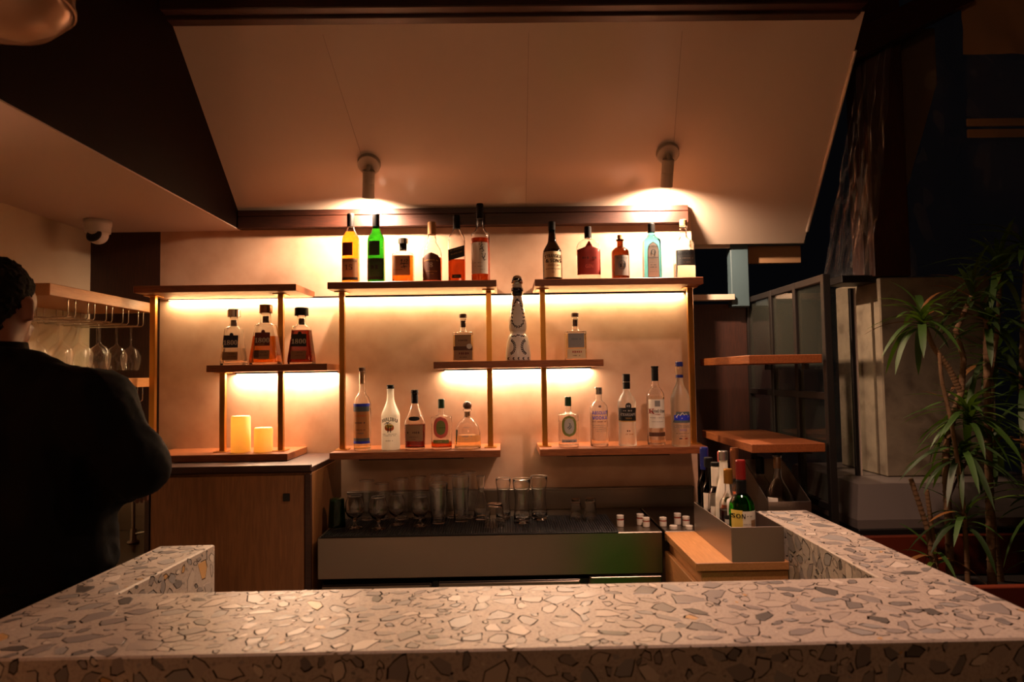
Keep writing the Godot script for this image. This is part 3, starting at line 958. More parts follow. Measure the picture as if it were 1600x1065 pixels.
func lower_bottles() -> void:
	var Y := 1.1415
	var Z := -3.08
	var G := "bottles on the lower shelves"
	bottle("tequila_bottle", "tall slim clear bottle with tan label between two blue bands", G, Vector3(-0.633, Y, Z + 0.03), 0.365, 0.076, [[0, 0.90], [0.012, 0.97], [0.10, 1.0], [0.50, 1.0], [0.57, 0.98], [0.64, 0.74], [0.69, 0.42], [0.74, 0.36], [0.95, 0.34]], {"shoulder": 0.55, "fill": 0.08, "drink": "pale",
		"caps": [[0.80, 0.95, 0.0095, "cap_cork", "cork"], [0.955, 1.0, 0.0145, "cap_wood", "stopper"]],
		"labels": [[0.12, 0.55, rect(0.035), "p_ochre"], [0.53, 0.565, rect(0.036), "p_blue", 0.0005], [0.085, 0.115, rect(0.036), "p_blue", 0.0005], [0.47, 0.53, rect(0.0352), "p_slate", 0.0003], [0.115, 0.15, rect(0.0352), "p_slate", 0.0003]],
		"texts": [["~11", 0.335, 0.0105, "p_navy", 0, "Droid Serif"], ["~7", 0.42, 0.013, "p_orange", 0, "Droid Serif", false], ["~10", 0.25, 0.007, "p_brown", 0, "Droid Serif", false], ["~5", 0.21, 0.009, "p_slate", 0, "Droid Serif", false]]})
	var mal := bottle("rum_bottle", "frosted white rum bottle printed with a palm tree sunset, black cap", G, Vector3(-0.509, Y, Z + 0.02), 0.286, 0.082, [[0, 0.94], [0.015, 1.0], [0.50, 1.0], [0.55, 0.96], [0.66, 0.66], [0.75, 0.44], [0.85, 0.37], [0.94, 0.37]], {"shoulder": 0.5, "shell": "frost_white",
		"caps": [[0.94, 1.0, 0.0165, "cap_black", "screw_cap"]],
		"texts": [["MALIBU", 0.475, 0.021, "p_black", 0, "Droid Sans", true, 9.0], ["~18", 0.245, 0.006, "p_grey", 0, "Droid Sans", false], ["~15", 0.222, 0.006, "p_grey", 0, "Droid Sans", false], ["~7", 0.145, 0.008, "p_grey", 0, "Droid Sans", true]],
		"labels": [[0.29, 0.40, oval(0.020), "p_orange"], [0.335, 0.40, oval(0.016), "p_yellow", 0.0003]],
		"brush": [[[[[-0.2, -1.2], [-0.1, 0.0], [-0.3, 1.0]], [[-0.3, 1.0], [-1.2, 0.7]], [[-0.3, 1.0], [-0.9, 1.5]], [[-0.3, 1.0], [0.4, 1.5]], [[-0.3, 1.0], [0.6, 0.8]], [[0.4, -1.2], [0.5, -0.2], [0.4, 0.3]], [[0.4, 0.3], [1.0, 0.1]], [[0.4, 0.3], [0.0, 0.1]]], 0.0018, 0.35, -0.002, 0.019, "p_black"]]})
	bottle("cognac_bottle", "clear cognac bottle with curved shoulders, dark liquor and brown label", G, Vector3(-0.401, Y, Z + 0.02), 0.262, 0.092, [[0, 0.88], [0.015, 0.94], [0.08, 0.95], [0.36, 1.0], [0.46, 0.98], [0.56, 0.76], [0.68, 0.50], [0.78, 0.33], [0.96, 0.32]], {"shoulder": 0.5, "depth": 0.7, "n": 2.6, "fill": 0.42, "drink": "cognac",
		"caps": [[0.77, 0.93, 0.0152, "cap_black", "neck_wrap"], [0.94, 1.0, 0.0165, "cap_black", "stopper"]],
		"labels": [[0.14, 0.41, rect(0.038), "p_tan"], [0.48, 0.555, oval(0.024), "p_black"]],
		"texts": [["~8", 0.285, 0.014, "p_brown", 0, "Droid Serif"], ["~12", 0.21, 0.006, "p_brown", 0, "Droid Serif", false], ["~6", 0.17, 0.006, "p_brown", 0, "Droid Serif", false]]})
	var ovalp := [[0, 0.93], [0.02, 0.98], [0.18, 1.0], [0.60, 0.98], [0.635, 0.93], [0.655, 0.55], [0.68, 0.30], [0.90, 0.29]]
	bottle("gin_bottle", "clear round bottle with oval red and green label, green cap, little amber left", G, Vector3(-0.283, Y, Z + 0.02), 0.223, 0.093, ovalp, {"shoulder": 0.62, "depth": 0.8, "n": 2.6, "fill": 0.14, "drink": "amber",
		"caps": [[0.80, 0.985, 0.0145, "cap_green", "screw_cap"]],
		"labels": [[0.21, 0.64, oval(0.032), "p_pink"], [0.28, 0.57, oval(0.020), "p_olive", 0.0004], [0.12, 0.185, rect(0.034), "p_olive"]],
		"texts": [["~12", 0.425, 0.006, "p_green", 0, "Droid Serif", false], ["~7", 0.15, 0.007, "p_cream", 0, "Droid Serif"]]})
	bottle("tequila_bottle", "squat clear tequila bottle with round wooden ball stopper and green ribbon", G, Vector3(-0.167, Y, Z + 0.02), 0.207, 0.117, [[0, 0.94], [0.02, 1.0], [0.30, 0.97], [0.45, 0.86], [0.56, 0.66], [0.63, 0.42], [0.66, 0.27], [0.78, 0.25], [0.80, 0.34], [0.84, 0.34]], {"shoulder": 0.5, "depth": 0.75, "n": 2.8, "fill": 0.28, "drink": "pale",
		"caps": [[0.66, 0.79, 0.012, "cap_cork", "cork"], [0.82, 1.0, 0.020, "cap_wood", "ball_stopper", "ball"]],
		"labels": [[0.10, 0.40, func(t: float) -> Vector2: return Vector2(-0.051 + 0.002 * t, -0.047 + 0.004 * t), "p_green"]],
		"texts": [["~6", 0.27, 0.013, "p_silver", 0, "Droid Serif", false], ["~7", 0.20, 0.007, "p_silver", 0, "Droid Serif", false], ["~6", 0.45, 0.009, "p_silver", 0, "Droid Serif", false]]})
	bottle("gin_bottle", "clear round gin bottle with oval olive and white label, green cap", G, Vector3(0.283, Y, Z + 0.02), 0.224, 0.091, ovalp, {"shoulder": 0.62, "depth": 0.8, "n": 2.6, "fill": 0.5, "drink": "water",
		"caps": [[0.80, 0.985, 0.0145, "cap_green", "screw_cap"]],
		"labels": [[0.20, 0.62, oval(0.032), "p_olive"], [0.25, 0.57, oval(0.022), "p_silver", 0.0004], [0.09, 0.15, rect(0.033), "p_silver"]],
		"texts": [["~12", 0.56, 0.006, "p_cream", 0, "Droid Serif", false, 10.0], ["~14", 0.115, 0.007, "p_black", 0, "Droid Serif"]],
		"brush": [[[[[-0.6, -0.6], [0.2, 0.0], [0.3, 0.8], [-0.2, 1.0]], [[-0.2, -1.0], [0.6, -0.3], [0.6, 0.4]]], 0.002, 0.41, 0.0, 0.014, "p_slate"]]})
	bottle("vodka_bottle", "clear vodka bottle with bold blue printed lettering and silver cap", G, Vector3(0.42, Y, Z + 0.02), 0.260, 0.080, [[0, 0.94], [0.015, 1.0], [0.60, 1.0], [0.68, 0.94], [0.74, 0.66], [0.77, 0.42], [0.80, 0.36], [0.90, 0.36]], {"shoulder": 0.62, "fill": 0.56, "drink": "water",
		"caps": [[0.88, 1.0, 0.0165, "cap_silver", "screw_cap"]],
		"texts": [["ABSOLUT", 0.57, 0.021, "p_blue"], ["VODKA", 0.485, 0.021, "p_blue"], ["~17", 0.42, 0.0085, "p_darkred", 0, "Droid Serif", false]] + row_text(0.36, 4, 0.035, 0.0055, "p_grey", ["~30", "~23", "~14", "~15"]),
		"labels": [[0.66, 0.70, oval(0.006), "p_brown"]]})
	bottle("vodka_bottle", "frosted vodka bottle with broad black label and tall black cap", G, Vector3(0.546, Y, Z + 0.02), 0.318, 0.081, [[0, 0.95], [0.012, 1.0], [0.06, 0.98], [0.30, 0.92], [0.54, 1.0], [0.62, 0.96], [0.68, 0.74], [0.74, 0.44], [0.80, 0.36], [0.92, 0.36]], {"shoulder": 0.62, "shell": "frost",
		"caps": [[0.79, 0.885, 0.0165, "cap_black", "neck_wrap"], [0.89, 1.0, 0.017, "cap_black", "screw_cap"]],
		"labels": [[0.35, 0.53, rect(0.039), "p_black"], [0.50, 0.60, oval(0.013), "p_black", 0.0003], [0.335, 0.35, rect(0.039), "p_gold"]],
		"texts": [["~7", 0.49, 0.0115, "p_silver", 0, "Droid Serif"], ["СТАНДАРТ", 0.435, 0.015, "p_silver", 0, "Droid Serif"], ["VODKA", 0.385, 0.008, "p_gold", 0, "Droid Serif", false], ["~2", 0.555, 0.016, "p_silver", 0, "Droid Serif"], ["~8", 0.165, 0.0085, "p_gold", 0, "Droid Serif", false], ["~2", 0.21, 0.016, "p_brown", 0, "Droid Serif"]]})
	bottle("vodka_bottle", "clear straight-sided vodka bottle with white label and dark lower band", G, Vector3(0.675, Y, Z + 0.02), 0.351, 0.079, [[0, 0.95], [0.012, 1.0], [0.60, 0.98], [0.64, 0.97], [0.70, 0.72], [0.74, 0.46], [0.78, 0.38], [0.95, 0.37]], {"shoulder": 0.62, "fill": 0.62, "drink": "water",
		"caps": [[0.81, 0.975, 0.0155, "cap_black", "neck_wrap"], [0.975, 1.0, 0.0165, "cap_black", "screw_cap"]],
		"labels": [[0.22, 0.58, rect(0.035), "p_white"], [0.115, 0.165, rect(0.036), "p_brown"], [0.49, 0.565, func(_t: float) -> Vector2: return Vector2(-0.012, 0.012), "p_grey", 0.0004]],
		"texts": [["K", 0.43, 0.032, "p_red", -0.026, "Droid Serif"], ["etel One", 0.432, 0.019, "p_black", 0.008, "Droid Serif"], ["VODKA", 0.39, 0.0075, "p_red", 0, "Droid Serif"], ["~23", 0.35, 0.006, "p_grey", 0, "Droid Serif", false], ["~20", 0.30, 0.0045, "p_grey", 0, "Droid Serif", false]]})
	bottle("vodka_bottle", "tall frosted vodka bottle with blue mountain print and blue capsule", G, Vector3(0.770, Y, -3.0), 0.368, 0.084, [[0, 0.90], [0.012, 0.95], [0.10, 0.95], [0.50, 1.0], [0.58, 0.97], [0.66, 0.74], [0.72, 0.46], [0.77, 0.36], [0.95, 0.34]], {"shoulder": 0.55, "shell": "frost",
		"caps": [[0.81, 0.845, 0.0165, "cap_blue", "collar"], [0.845, 0.945, 0.0158, "p_tan", "capsule"], [0.945, 1.0, 0.0165, "cap_blue", "cap"]],
		"labels": [[0.28, 0.41, func(t: float) -> Vector2: return Vector2(-0.038 + 0.012 * t, 0.041 - 0.010 * t), "p_slate"], [0.31, 0.37, rect(0.034), "p_blue", 0.0004], [0.09, 0.102, func(_t: float) -> Vector2: return Vector2(-0.017, -0.005), "p_navy", 0.0], [0.09, 0.102, func(_t: float) -> Vector2: return Vector2(0.007, 0.019), "p_red", 0.0]],
		"texts": [["GREY GOOSE", 0.235, 0.0155, "p_slate", 0, "Droid Serif", false], ["VODKA", 0.195, 0.009, "p_blue", 0, "Droid Serif", false], ["~19", 0.155, 0.005, "p_slate", 0, "Droid Serif", false], ["~8", 0.125, 0.0055, "p_slate", 0, "Droid Serif", false]],
		"brush": [[[[[-1.4, -0.3], [-0.9, 0.4], [-0.6, 0.1], [-0.1, 0.7], [0.3, 0.2], [0.7, 0.5], [1.3, -0.2]], [[-1.2, -0.4], [-0.2, -0.5], [1.1, -0.4]]], 0.0016, 0.36, 0.0, 0.02, "p_white"]]})
	# candles
	for c in [[-1.173, 0.159, 0.0415, "taller cream pillar candle standing on the lower shelf"], [-1.073, 0.106, 0.040, "shorter cream pillar candle beside the taller one"]]:
		var t := thing("pillar_candle", c[3], "candle", Vector3(c[0], Y, -3.06), "pillar candles")
		var b := MB.new()
		b.lathe([[0.0, 0.0], [c[2], 0.0], [c[2], c[1] - 0.006], [c[2] - 0.004, c[1]], [c[2] - 0.008, c[1]], [0.012, c[1] - 0.006], [0.0, c[1] - 0.007]], 36)
		part("wax", b.mesh(true), M.wax, t)
		b = MB.new()
		b.tube([Vector3(0, c[1] - 0.008, 0), Vector3(0.001, c[1] + 0.001, 0)], 0.001, 6)
		part("wick", b.mesh(true), M.black, t)

# ---------------------------------------------------------------- bar
func outline_chip(rng: RandomNumberGenerator) -> Array:
	var n := rng.randi_range(6, 9)
	var p := []
	var e := rng.randf_range(0.38, 0.85)
	for i in n:
		var a := TAU * (i + rng.randf_range(-0.42, 0.42)) / n
		var r := rng.randf_range(0.62, 1.05)
		p.append(Vector2(cos(a) * r, sin(a) * r * e))
	return p

func bar() -> void:
	var poly := [Vector2(-1.15, -1.343), Vector2(1.128, -1.343), Vector2(1.128, -2.585), Vector2(0.939, -2.58), Vector2(0.939, -1.745), Vector2(-0.969, -1.731), Vector2(-0.932, -2.217), Vector2(-1.102, -2.21)]
	var t := thing("bar_counter", "U-shaped terrazzo bar counter with grey stone chips", "counter")
	var b := MB.new()
	b.prism(poly, 0.0, 0.94, 0.004)
	part("terrazzo_body", b.mesh(), M.matrix, t)
	var rng := RandomNumberGenerator.new()
	rng.seed = 77
	var shapes := []
	var chipmesh := []
	for i in 22:
		var p := outline_chip(rng)
		shapes.append(p)
		var c := MB.new()
		var n: int = p.size()
		for j in n:
			var a: Vector2 = p[j]
			var d: Vector2 = p[(j + 1) % n]
			var a0 := Vector3(a.x, 0, a.y)
			var d0 := Vector3(d.x, 0, d.y)
			var a1 := Vector3(a.x * 0.97, 0.014, a.y * 0.97)
			var d1 := Vector3(d.x * 0.97, 0.014, d.y * 0.97)
			c.convex([a0, d0, d1, a1], Vector3(0, -1, 0))
			c.convex([Vector3(0, 0.014, 0), a1, d1], Vector3(0, -1, 0))
		chipmesh.append(c.mesh())
	var flat := PackedVector2Array(poly)
	# faces: origin, u, v, normal, width, height, test polygon, chips, share as parts
	var faces := [
		[Vector3(-1.15, 0.94, -1.343), Vector3(1, 0, 0), Vector3(0, 0, -1), Vector3.UP, 2.278, 1.245, true, 15000],
		[Vector3(0.939, 0.94, -1.745), Vector3(0, 0, -1), Vector3(0, -1, 0), Vector3(-1, 0, 0), 0.84, 0.36, false, 3000],
		[Vector3(-0.969, 0.94, -1.731), Vector3(0.0759, 0, -0.9971), Vector3(0, -1, 0), Vector3(0.9971, 0, 0.0759), 0.487, 0.30, false, 1600],
		[Vector3(-1.15, 0.94, -1.343), Vector3(1, 0, 0), Vector3(0, -1, 0), Vector3(0, 0, 1), 2.278, 0.16, false, 3000]]
	var rim := MB.new()
	var rest := {}
	for i in 8:
		rest[i] = MB.new()
	var parts := []
	for fi in faces.size():
		var f: Array = faces[fi]
		var cells := {}
		for tryn in f[7]:
			var prog: float = float(tryn) / f[7]
			var r: float = lerpf(0.050, 0.0045, pow(prog, 0.34)) * rng.randf_range(0.75, 1.15)
			if fi == 3:
				r *= 0.9
			var u := rng.randf() * float(f[4])
			var v := rng.randf() * float(f[5])
			if u < r * 0.8 or v < r * 0.8 or u > f[4] - r * 0.8 or v > f[5] - r * 0.8:
				continue
			if f[6]:
				var ok := true
				for k in 6:
					var q := Vector2(-1.15 + u, -1.343 - v) + Vector2(cos(k * TAU / 6), sin(k * TAU / 6)) * r
					if not Geometry2D.is_point_in_polygon(q, flat):
						ok = false
						break
				if not ok:
					continue
			var cx := int(u / 0.05)
			var cy := int(v / 0.05)
			var hit := false
			for i in range(-2, 3):
				for j in range(-2, 3):
					for o in cells.get(Vector2i(cx + i, cy + j), []):
						if Vector2(u, v).distance_to(Vector2(o.x, o.y)) < (r + o.z) * 0.76:
							hit = true
							break
					if hit:
						break
				if hit:
					break
			if hit:
				continue
			var key := Vector2i(cx, cy)
			if not cells.has(key):
				cells[key] = []
			cells[key].append(Vector3(u, v, r))
			var N: Vector3 = f[3]
			var turn := rng.randf() * TAU
			var U: Vector3 = (f[1] * cos(turn) + f[2] * sin(turn))
			var V: Vector3 = N.cross(U) * -1.0
			var at: Vector3 = f[0] + f[1] * u + f[2] * v + N * 0.0001
			var kind := rng.randi() % shapes.size()
			var roll := rng.randf()
			var col := 0
			if roll < 0.24: col = 0
			elif roll < 0.46: col = 1
			elif roll < 0.56: col = 2
			elif roll < 0.70: col = 3
			elif roll < 0.86: col = 4
			elif roll < 0.92: col = 5
			elif roll < 0.98: col = 6
			else: col = 7
			var basis_ := Basis(U * r, N * 0.03, V * r)
			var D := -at.z
			parts.append([r * r * (absf(N.y) * 0.4 + absf(N.z) * 1.0 + absf(N.x) * 0.35) / (D * D), Transform3D(basis_, at), kind, col])
			# dark joint on part of the outline
			var sh: Array = shapes[kind]
			var n: int = sh.size()
			var start := rng.randi() % n
			var count := rng.randi_range(int(n * 0.5), n) if r > 0.009 else 0
			for k in count:
				var a: Vector2 = sh[(start + k) % n]
				var d: Vector2 = sh[(start + k + 1) % n]
				var g := 1.0 + rng.randf_range(0.0022, 0.0062) / r
				var q := [at + basis_ * Vector3(a.x, 0, a.y), at + basis_ * Vector3(d.x, 0, d.y), at + basis_ * Vector3(d.x * g, 0, d.y * g), at + basis_ * Vector3(a.x * g, 0, a.y * g)]
				for i in 4:
					q[i] += N * 0.00012
				rim.convex(q, q[0] - N)
	parts.sort_custom(func(x, y): return x[0] > y[0])
	for i in parts.size():
		var p: Array = parts[i]
		if i < 300:
			var o := part("stone_chip", chipmesh[p[2]], M["chip%d" % p[3]], t)
			o.transform = p[1]
		else:
			var sh: Array = shapes[p[2]]
			var tr: Transform3D = p[1]
			var n: int = sh.size()
			var mid := tr * Vector3(0, 0.012, 0)
			var inn := tr * Vector3(0, -5.0, 0)
			for j in n:
				rest[p[3]].convex([mid, tr * Vector3(sh[j].x, 0.012, sh[j].y), tr * Vector3(sh[(j + 1) % n].x, 0.012, sh[(j + 1) % n].y)], inn)
	for i in 8:
		if rest[i].v.size():
			part("small_chips", rest[i].mesh(), M["chip%d" % i], t, "", "stuff")
	part("chip_joints", rim.mesh(), M.chip_rim, t, "dark joints around the stone chips", "stuff")

# ---------------------------------------------------------------- back counter
func glass_obj(called: String, label: String, at: Vector3, prof: Array, group: String, m := "glass", flip := 0.0) -> Node3D:
	var t := thing(called, label, "glass", at, group)
	var outer := outside(prof)
	var b := MB.new()
	b.lathe(outer if m == "glass" else prof, 32)
	var o := part("glass", b.mesh(true), M[m], t)
	var rr: float = outer[-1][0]
	var hh: float = outer[-1][1]
	b = MB.new()
	b.lathe([[rr - 0.0012, hh], [rr - 0.0002, hh - 0.0010], [rr + 0.0006, hh], [rr - 0.0002, hh + 0.0010], [rr - 0.0012, hh]], 32)
	var rm := part("rim", b.mesh(true), M.rim_glass, t)
	var list := [o, rm]
	if m == "glass" and outer[1][0] > 0.012 and outer[2][1] < 0.0045 and outer.size() < 16 and called.find("snifter") < 0:
		b = MB.new()
		var br: float = outer[1][0]
		b.lathe([[0.0, 0.0012], [br * 0.95, 0.0012], [br, 0.004], [br * 0.97, 0.011], [br * 0.6, 0.0085], [0.0, 0.008]], 28)
		list.append(part("thick_base", b.mesh(true), M.solid_glass, t))
	if flip > 0.0:
		for q in list:
			q.rotation.x = PI
			q.position.y = flip
	return t

func outside(prof: Array) -> Array:
	var top := 0
	for i in prof.size():
		if prof[i][1] > prof[top][1]:
			top = i
	return prof.slice(0, top + 1)

func tumbler(h: float, r0: float, r1: float, base := 0.008) -> Array:
	return [[0.0, 0.0], [r0 * 0.92, 0.0], [r0, 0.003], [r1, h - 0.001], [r1 - 0.0008, h], [r1 - 0.0018, h - 0.001], [r0 - 0.003, base + 0.003], [r0 * 0.8, base], [0.0, base]]

func snifter(h: float, r: float) -> Array:
	return [[0.0, 0.0], [r * 0.75, 0.0], [r * 0.76, 0.002], [r * 0.3, 0.006], [0.006, 0.012], [0.005, h * 0.22], [0.010, h * 0.28], [r * 0.72, h * 0.38], [r, h * 0.55], [r * 0.95, h * 0.78], [r * 0.72, h], [r * 0.70, h], [r * 0.93, h * 0.78], [r * 0.97, h * 0.55], [r * 0.68, h * 0.40], [0.006, h * 0.31], [0.0, h * 0.305]]

func hourglass(h: float, r: float) -> Array:
	var p := [[0.0, 0.0], [r * 0.9, 0.0], [r * 0.98, 0.004]]
	for i in 9:
		var k := i / 8.0
		p.append([r * (0.98 - 0.22 * sin(PI * clampf(k * 1.25 - 0.1, 0, 1)) + 0.04 * k), lerpf(0.012, h, k)])
	var inner := []
	for q in p.slice(3):
		inner.push_front([q[0] - 0.002, max(q[1] - 0.0005, 0.014)])
	return p + inner + [[0.0, 0.014]]

func wine(h: float, r: float) -> Array:
	return [[0.0, 0.0], [r * 0.85, 0.0], [r * 0.86, 0.0015], [r * 0.3, 0.004], [0.0045, 0.012], [0.0035, h * 0.25], [0.0035, h * 0.42], [0.008, h * 0.47], [r * 0.65, h * 0.54], [r, h * 0.68], [r * 0.95, h * 0.84], [r * 0.76, h], [r * 0.745, h], [r * 0.935, h * 0.84], [r * 0.98, h * 0.68], [r * 0.63, h * 0.55], [0.004, h * 0.485], [0.0, h * 0.483]]

func back_counter() -> void:
	var Y := 0.832
	var t := thing("steel_back_counter", "stainless steel back counter with drawers under the shelves", "counter")
	part("worktop", bx(Vector3(-0.065, Y - 0.082, -2.995), Vector3(1.37, 0.164, 0.50), 0.003), M.steel, t)
	part("side_worktop", bx(Vector3(0.78, Y - 0.02, -2.995), Vector3(0.30, 0.04, 0.50), 0.003), M.steel, t)
	part("carcass", bx(Vector3(-0.065, 0.32, -3.02), Vector3(1.36, 0.64, 0.44), 0.002), M.black, t)
	for d in [[-0.735, -0.30, 0.645], [-0.275, 0.29, 0.650], [0.325, 0.615, 0.662]]:
		var dr := part("drawer", bx(Vector3((d[0] + d[1]) / 2, d[2] - 0.18, -2.775), Vector3(d[1] - d[0], 0.36, 0.05), 0.004), M.steel, t)
		part("pull_lip", bx(Vector3((d[0] + d[1]) / 2, d[2] - 0.006, -2.745), Vector3(d[1] - d[0] - 0.01, 0.010, 0.02), 0.002), M.steel, dr)
	part("backsplash", bx(Vector3(0.07, Y + 0.045, -3.236), Vector3(1.62, 0.09, 0.02), 0.001), M.steel, t)
	part("backsplash_lip", bx(Vector3(0.07, Y + 0.094, -3.228), Vector3(1.62, 0.008, 0.036), 0.001), M.steel, t)
	# ribbed rubber mat
	t = thing("bar_mat", "black ribbed rubber bar mat under the drinking glasses", "mat", Vector3(0, Y, 0))
	part("sheet", bx(Vector3(-0.145, 0.002, -2.905), Vector3(1.18, 0.003, 0.325), 0.001), M.rubber, t)
	var b := MB.new()
	for i in 118:
		b.box(Vector3(-0.73 + i * 0.01, 0.0055, -2.905), Vector3(0.003, 0.005, 0.325), 0.0006)
	for i in 26:
		b.box(Vector3(-0.145, 0.0048, -2.748 - i * 0.0125), Vector3(1.18, 0.003, 0.003), 0.0004)
	part("ribs", b.mesh(), M.rubber, t, "", "stuff")
	# drinking glasses, standing on the mat
	var S := Y + 0.0082
	var G := "drinking glasses on the bar mat"
	var k := 0.967
	glass_obj("tumbler", "dark teal tumbler turned upside down beside the cabinet", Vector3(-0.71, S, -2.90), tumbler(0.118, 0.030, 0.037), G, "teal_glass", 0.118)
	for s in [[-0.630, -2.875, 0.132, 0.040, "stemmed snifter glass beside the dark teal tumbler"], [-0.528, -2.85, 0.130, 0.039, "stemmed snifter glass with nothing standing in front of it"], [-0.464, -2.92, 0.126, 0.037, "stemmed snifter glass set further back between two snifters"], [-0.360, -2.89, 0.122, 0.037, "round stemmed snifter glass beside the tall pint glass"]]:
		glass_obj("snifter_glass", s[4], Vector3(s[0], S, s[1]), snifter(s[2], s[3]), G, "solid_glass")
	glass_obj("pint_glass", "tall tapering pint glass beside the round snifter", Vector3(-0.288, S, -2.935), tumbler(0.168, 0.030, 0.040), G, "solid_glass")
	glass_obj("pint_glass", "taller tapering pint glass next to the small carafe", Vector3(-0.195, S, -2.965), tumbler(0.194, 0.029, 0.038), G, "solid_glass")
	glass_obj("carafe", "small narrow-necked glass carafe", Vector3(-0.108, S, -3.0), [[0.0, 0.0], [0.030, 0.0], [0.033, 0.004], [0.033, 0.05], [0.016, 0.10], [0.013, 0.13], [0.020, 0.185], [0.0185, 0.185], [0.0115, 0.13], [0.014, 0.10], [0.031, 0.05], [0.030, 0.008], [0.0, 0.007]], G, "solid_glass")
	glass_obj("rocks_glass", "short flared rocks glass turned upside down", Vector3(-0.049, S, -2.862), tumbler(0.092, 0.032, 0.048), G, "solid_glass", 0.092)
	glass_obj("waisted_glass", "waisted tall glass behind the upside-down rocks glass", Vector3(-0.012, S, -3.01), hourglass(0.172, 0.032), G, "solid_glass")
	glass_obj("waisted_glass", "waisted tall glass standing in front, beside the upside-down rocks glass", Vector3(0.066, S, -2.915), hourglass(0.183, 0.037), G, "solid_glass")
	glass_obj("waisted_glass", "waisted tall glass furthest from the pint glasses", Vector3(0.142, S, -2.975), hourglass(0.184, 0.036), G, "solid_glass")
	glass_obj("shot_glass", "small faceted shot glass upside down, the one beside the waisted glasses", Vector3(0.300, S, -2.965), tumbler(0.088, 0.020, 0.028, 0.016), G, "solid_glass", 0.088)
	glass_obj("shot_glass", "small faceted shot glass upside down, the one beside the white jars", Vector3(0.358, S, -2.935), tumbler(0.094, 0.021, 0.029, 0.016), G, "solid_glass", 0.094)
	var bi := 0
	for g in [[-0.61, 0.17, 0.034], [-0.545, 0.155, 0.033], [-0.46, 0.175, 0.034], [-0.385, 0.18, 0.034], [-0.30, 0.19, 0.034], [-0.235, 0.185, 0.033], [-0.165, 0.2, 0.034]]:
		glass_obj("highball_glass", "plain highball glass in the back row, " + ["behind the first snifter beside the teal tumbler", "behind two neighbouring snifters, shortest of its row", "behind the snifter set furthest back", "behind the round snifter", "behind the shorter pint glass", "behind the gap between the two pint glasses", "behind the small carafe, tallest of its row"][bi], Vector3(g[0], S, -3.025 - 0.015 * (bi % 2)), tumbler(g[1], g[2] * 0.85, g[2]), "highball glasses in the back row")
		bi += 1
	# small white jars
	var J := Y + 0.0002
	for s in [[0.470, -2.85, 0.046, "small white jar standing alone beside the rubber mat"], [0.557, -2.872, 0.045, "small white jar set behind another jar"], [0.574, -2.834, 0.038, "small white jar standing before another jar"], [0.645, -2.84, 0.036, "small white jar beside a loose white lid"], [0.712, -2.868, 0.046, "taller white jar beside the steel bottle tray"], [0.738, -2.832, 0.040, "shorter white jar beside the steel bottle tray"]]:
		var jt := thing("small_jar", s[3], "jar", Vector3(s[0], J, s[1]), "small white jars on the back counter")
		var h: float = s[2]
		b = MB.new()
		b.lathe([[0.0, 0.0], [0.0135, 0.0], [0.0145, 0.002], [0.0145, h * 0.66], [0.012, h * 0.72], [0.0, h * 0.72]], 20)
		part("pot", b.mesh(true), M.white, jt)
		b = MB.new()
		b.lathe([[0.0, h * 0.72], [0.0148, h * 0.72], [0.0148, h * 0.97], [0.0138, h], [0.0, h]], 20)
		part("lid", b.mesh(), M.white, jt)
		b = MB.new()
		b.lathe([[0.0140, h * 0.60], [0.0149, h * 0.60], [0.0149, h * 0.68], [0.0140, h * 0.68]], 20)
		part("red_band", b.mesh(), M.p_red, jt, "red band under the lid")
	for s in [[0.676, -2.822, "loose white jar lid lying between the jars"], [0.778, -2.815, "loose white jar lid lying against the steel tray"]]:
		b = MB.new()
		b.lathe([[0.0, 0.0], [0.016, 0.0], [0.016, 0.011], [0.015, 0.013], [0.0, 0.013]], 20)
		var o := solo("jar_lid", b.mesh(), M.white, s[2], "lid", "loose jar lids")
		o.position = Vector3(min(s[0], 0.738), J, s[1] + 0.03)

func cabinet() -> void:
	var t := thing("wood_cabinet", "tall wooden cabinet with dark-framed door under the candle shelf", "cabinet")
	var x0 := -1.425
	var x1 := -0.772
	var mid := (x0 + x1) / 2
	part("carcass", bx(Vector3(mid, 0.544, -2.995), Vector3(x1 - x0, 1.088, 0.488), 0.002), M.cab_wood, t)
	part("top_panel", bx(Vector3(mid, 1.099, -2.995), Vector3(x1 - x0, 0.022, 0.49), 0.002), M.dark_wood, t)
	for s in [[Vector3(mid, 1.108, -2.742), Vector3(x1 - x0, 0.026, 0.02)], [Vector3(x1 - 0.011, 0.542, -2.742), Vector3(0.024, 1.085, 0.02)], [Vector3(x0 + 0.009, 0.542, -2.742), Vector3(0.018, 1.085, 0.02)]]:
		part("frame_edge", bx(s[0], s[1], 0.002), M.dark_wood, t)
	var d := part("door", bx(Vector3(mid - 0.002, 0.54, -2.746), Vector3(x1 - x0 - 0.048, 1.08, 0.018), 0.002), M.cab_wood, t)
	part("lock", bx(Vector3(-0.868, 0.995, -2.734), Vector3(0.026, 0.03, 0.006), 0.001), M.iron, d, "small dark square lock plate")

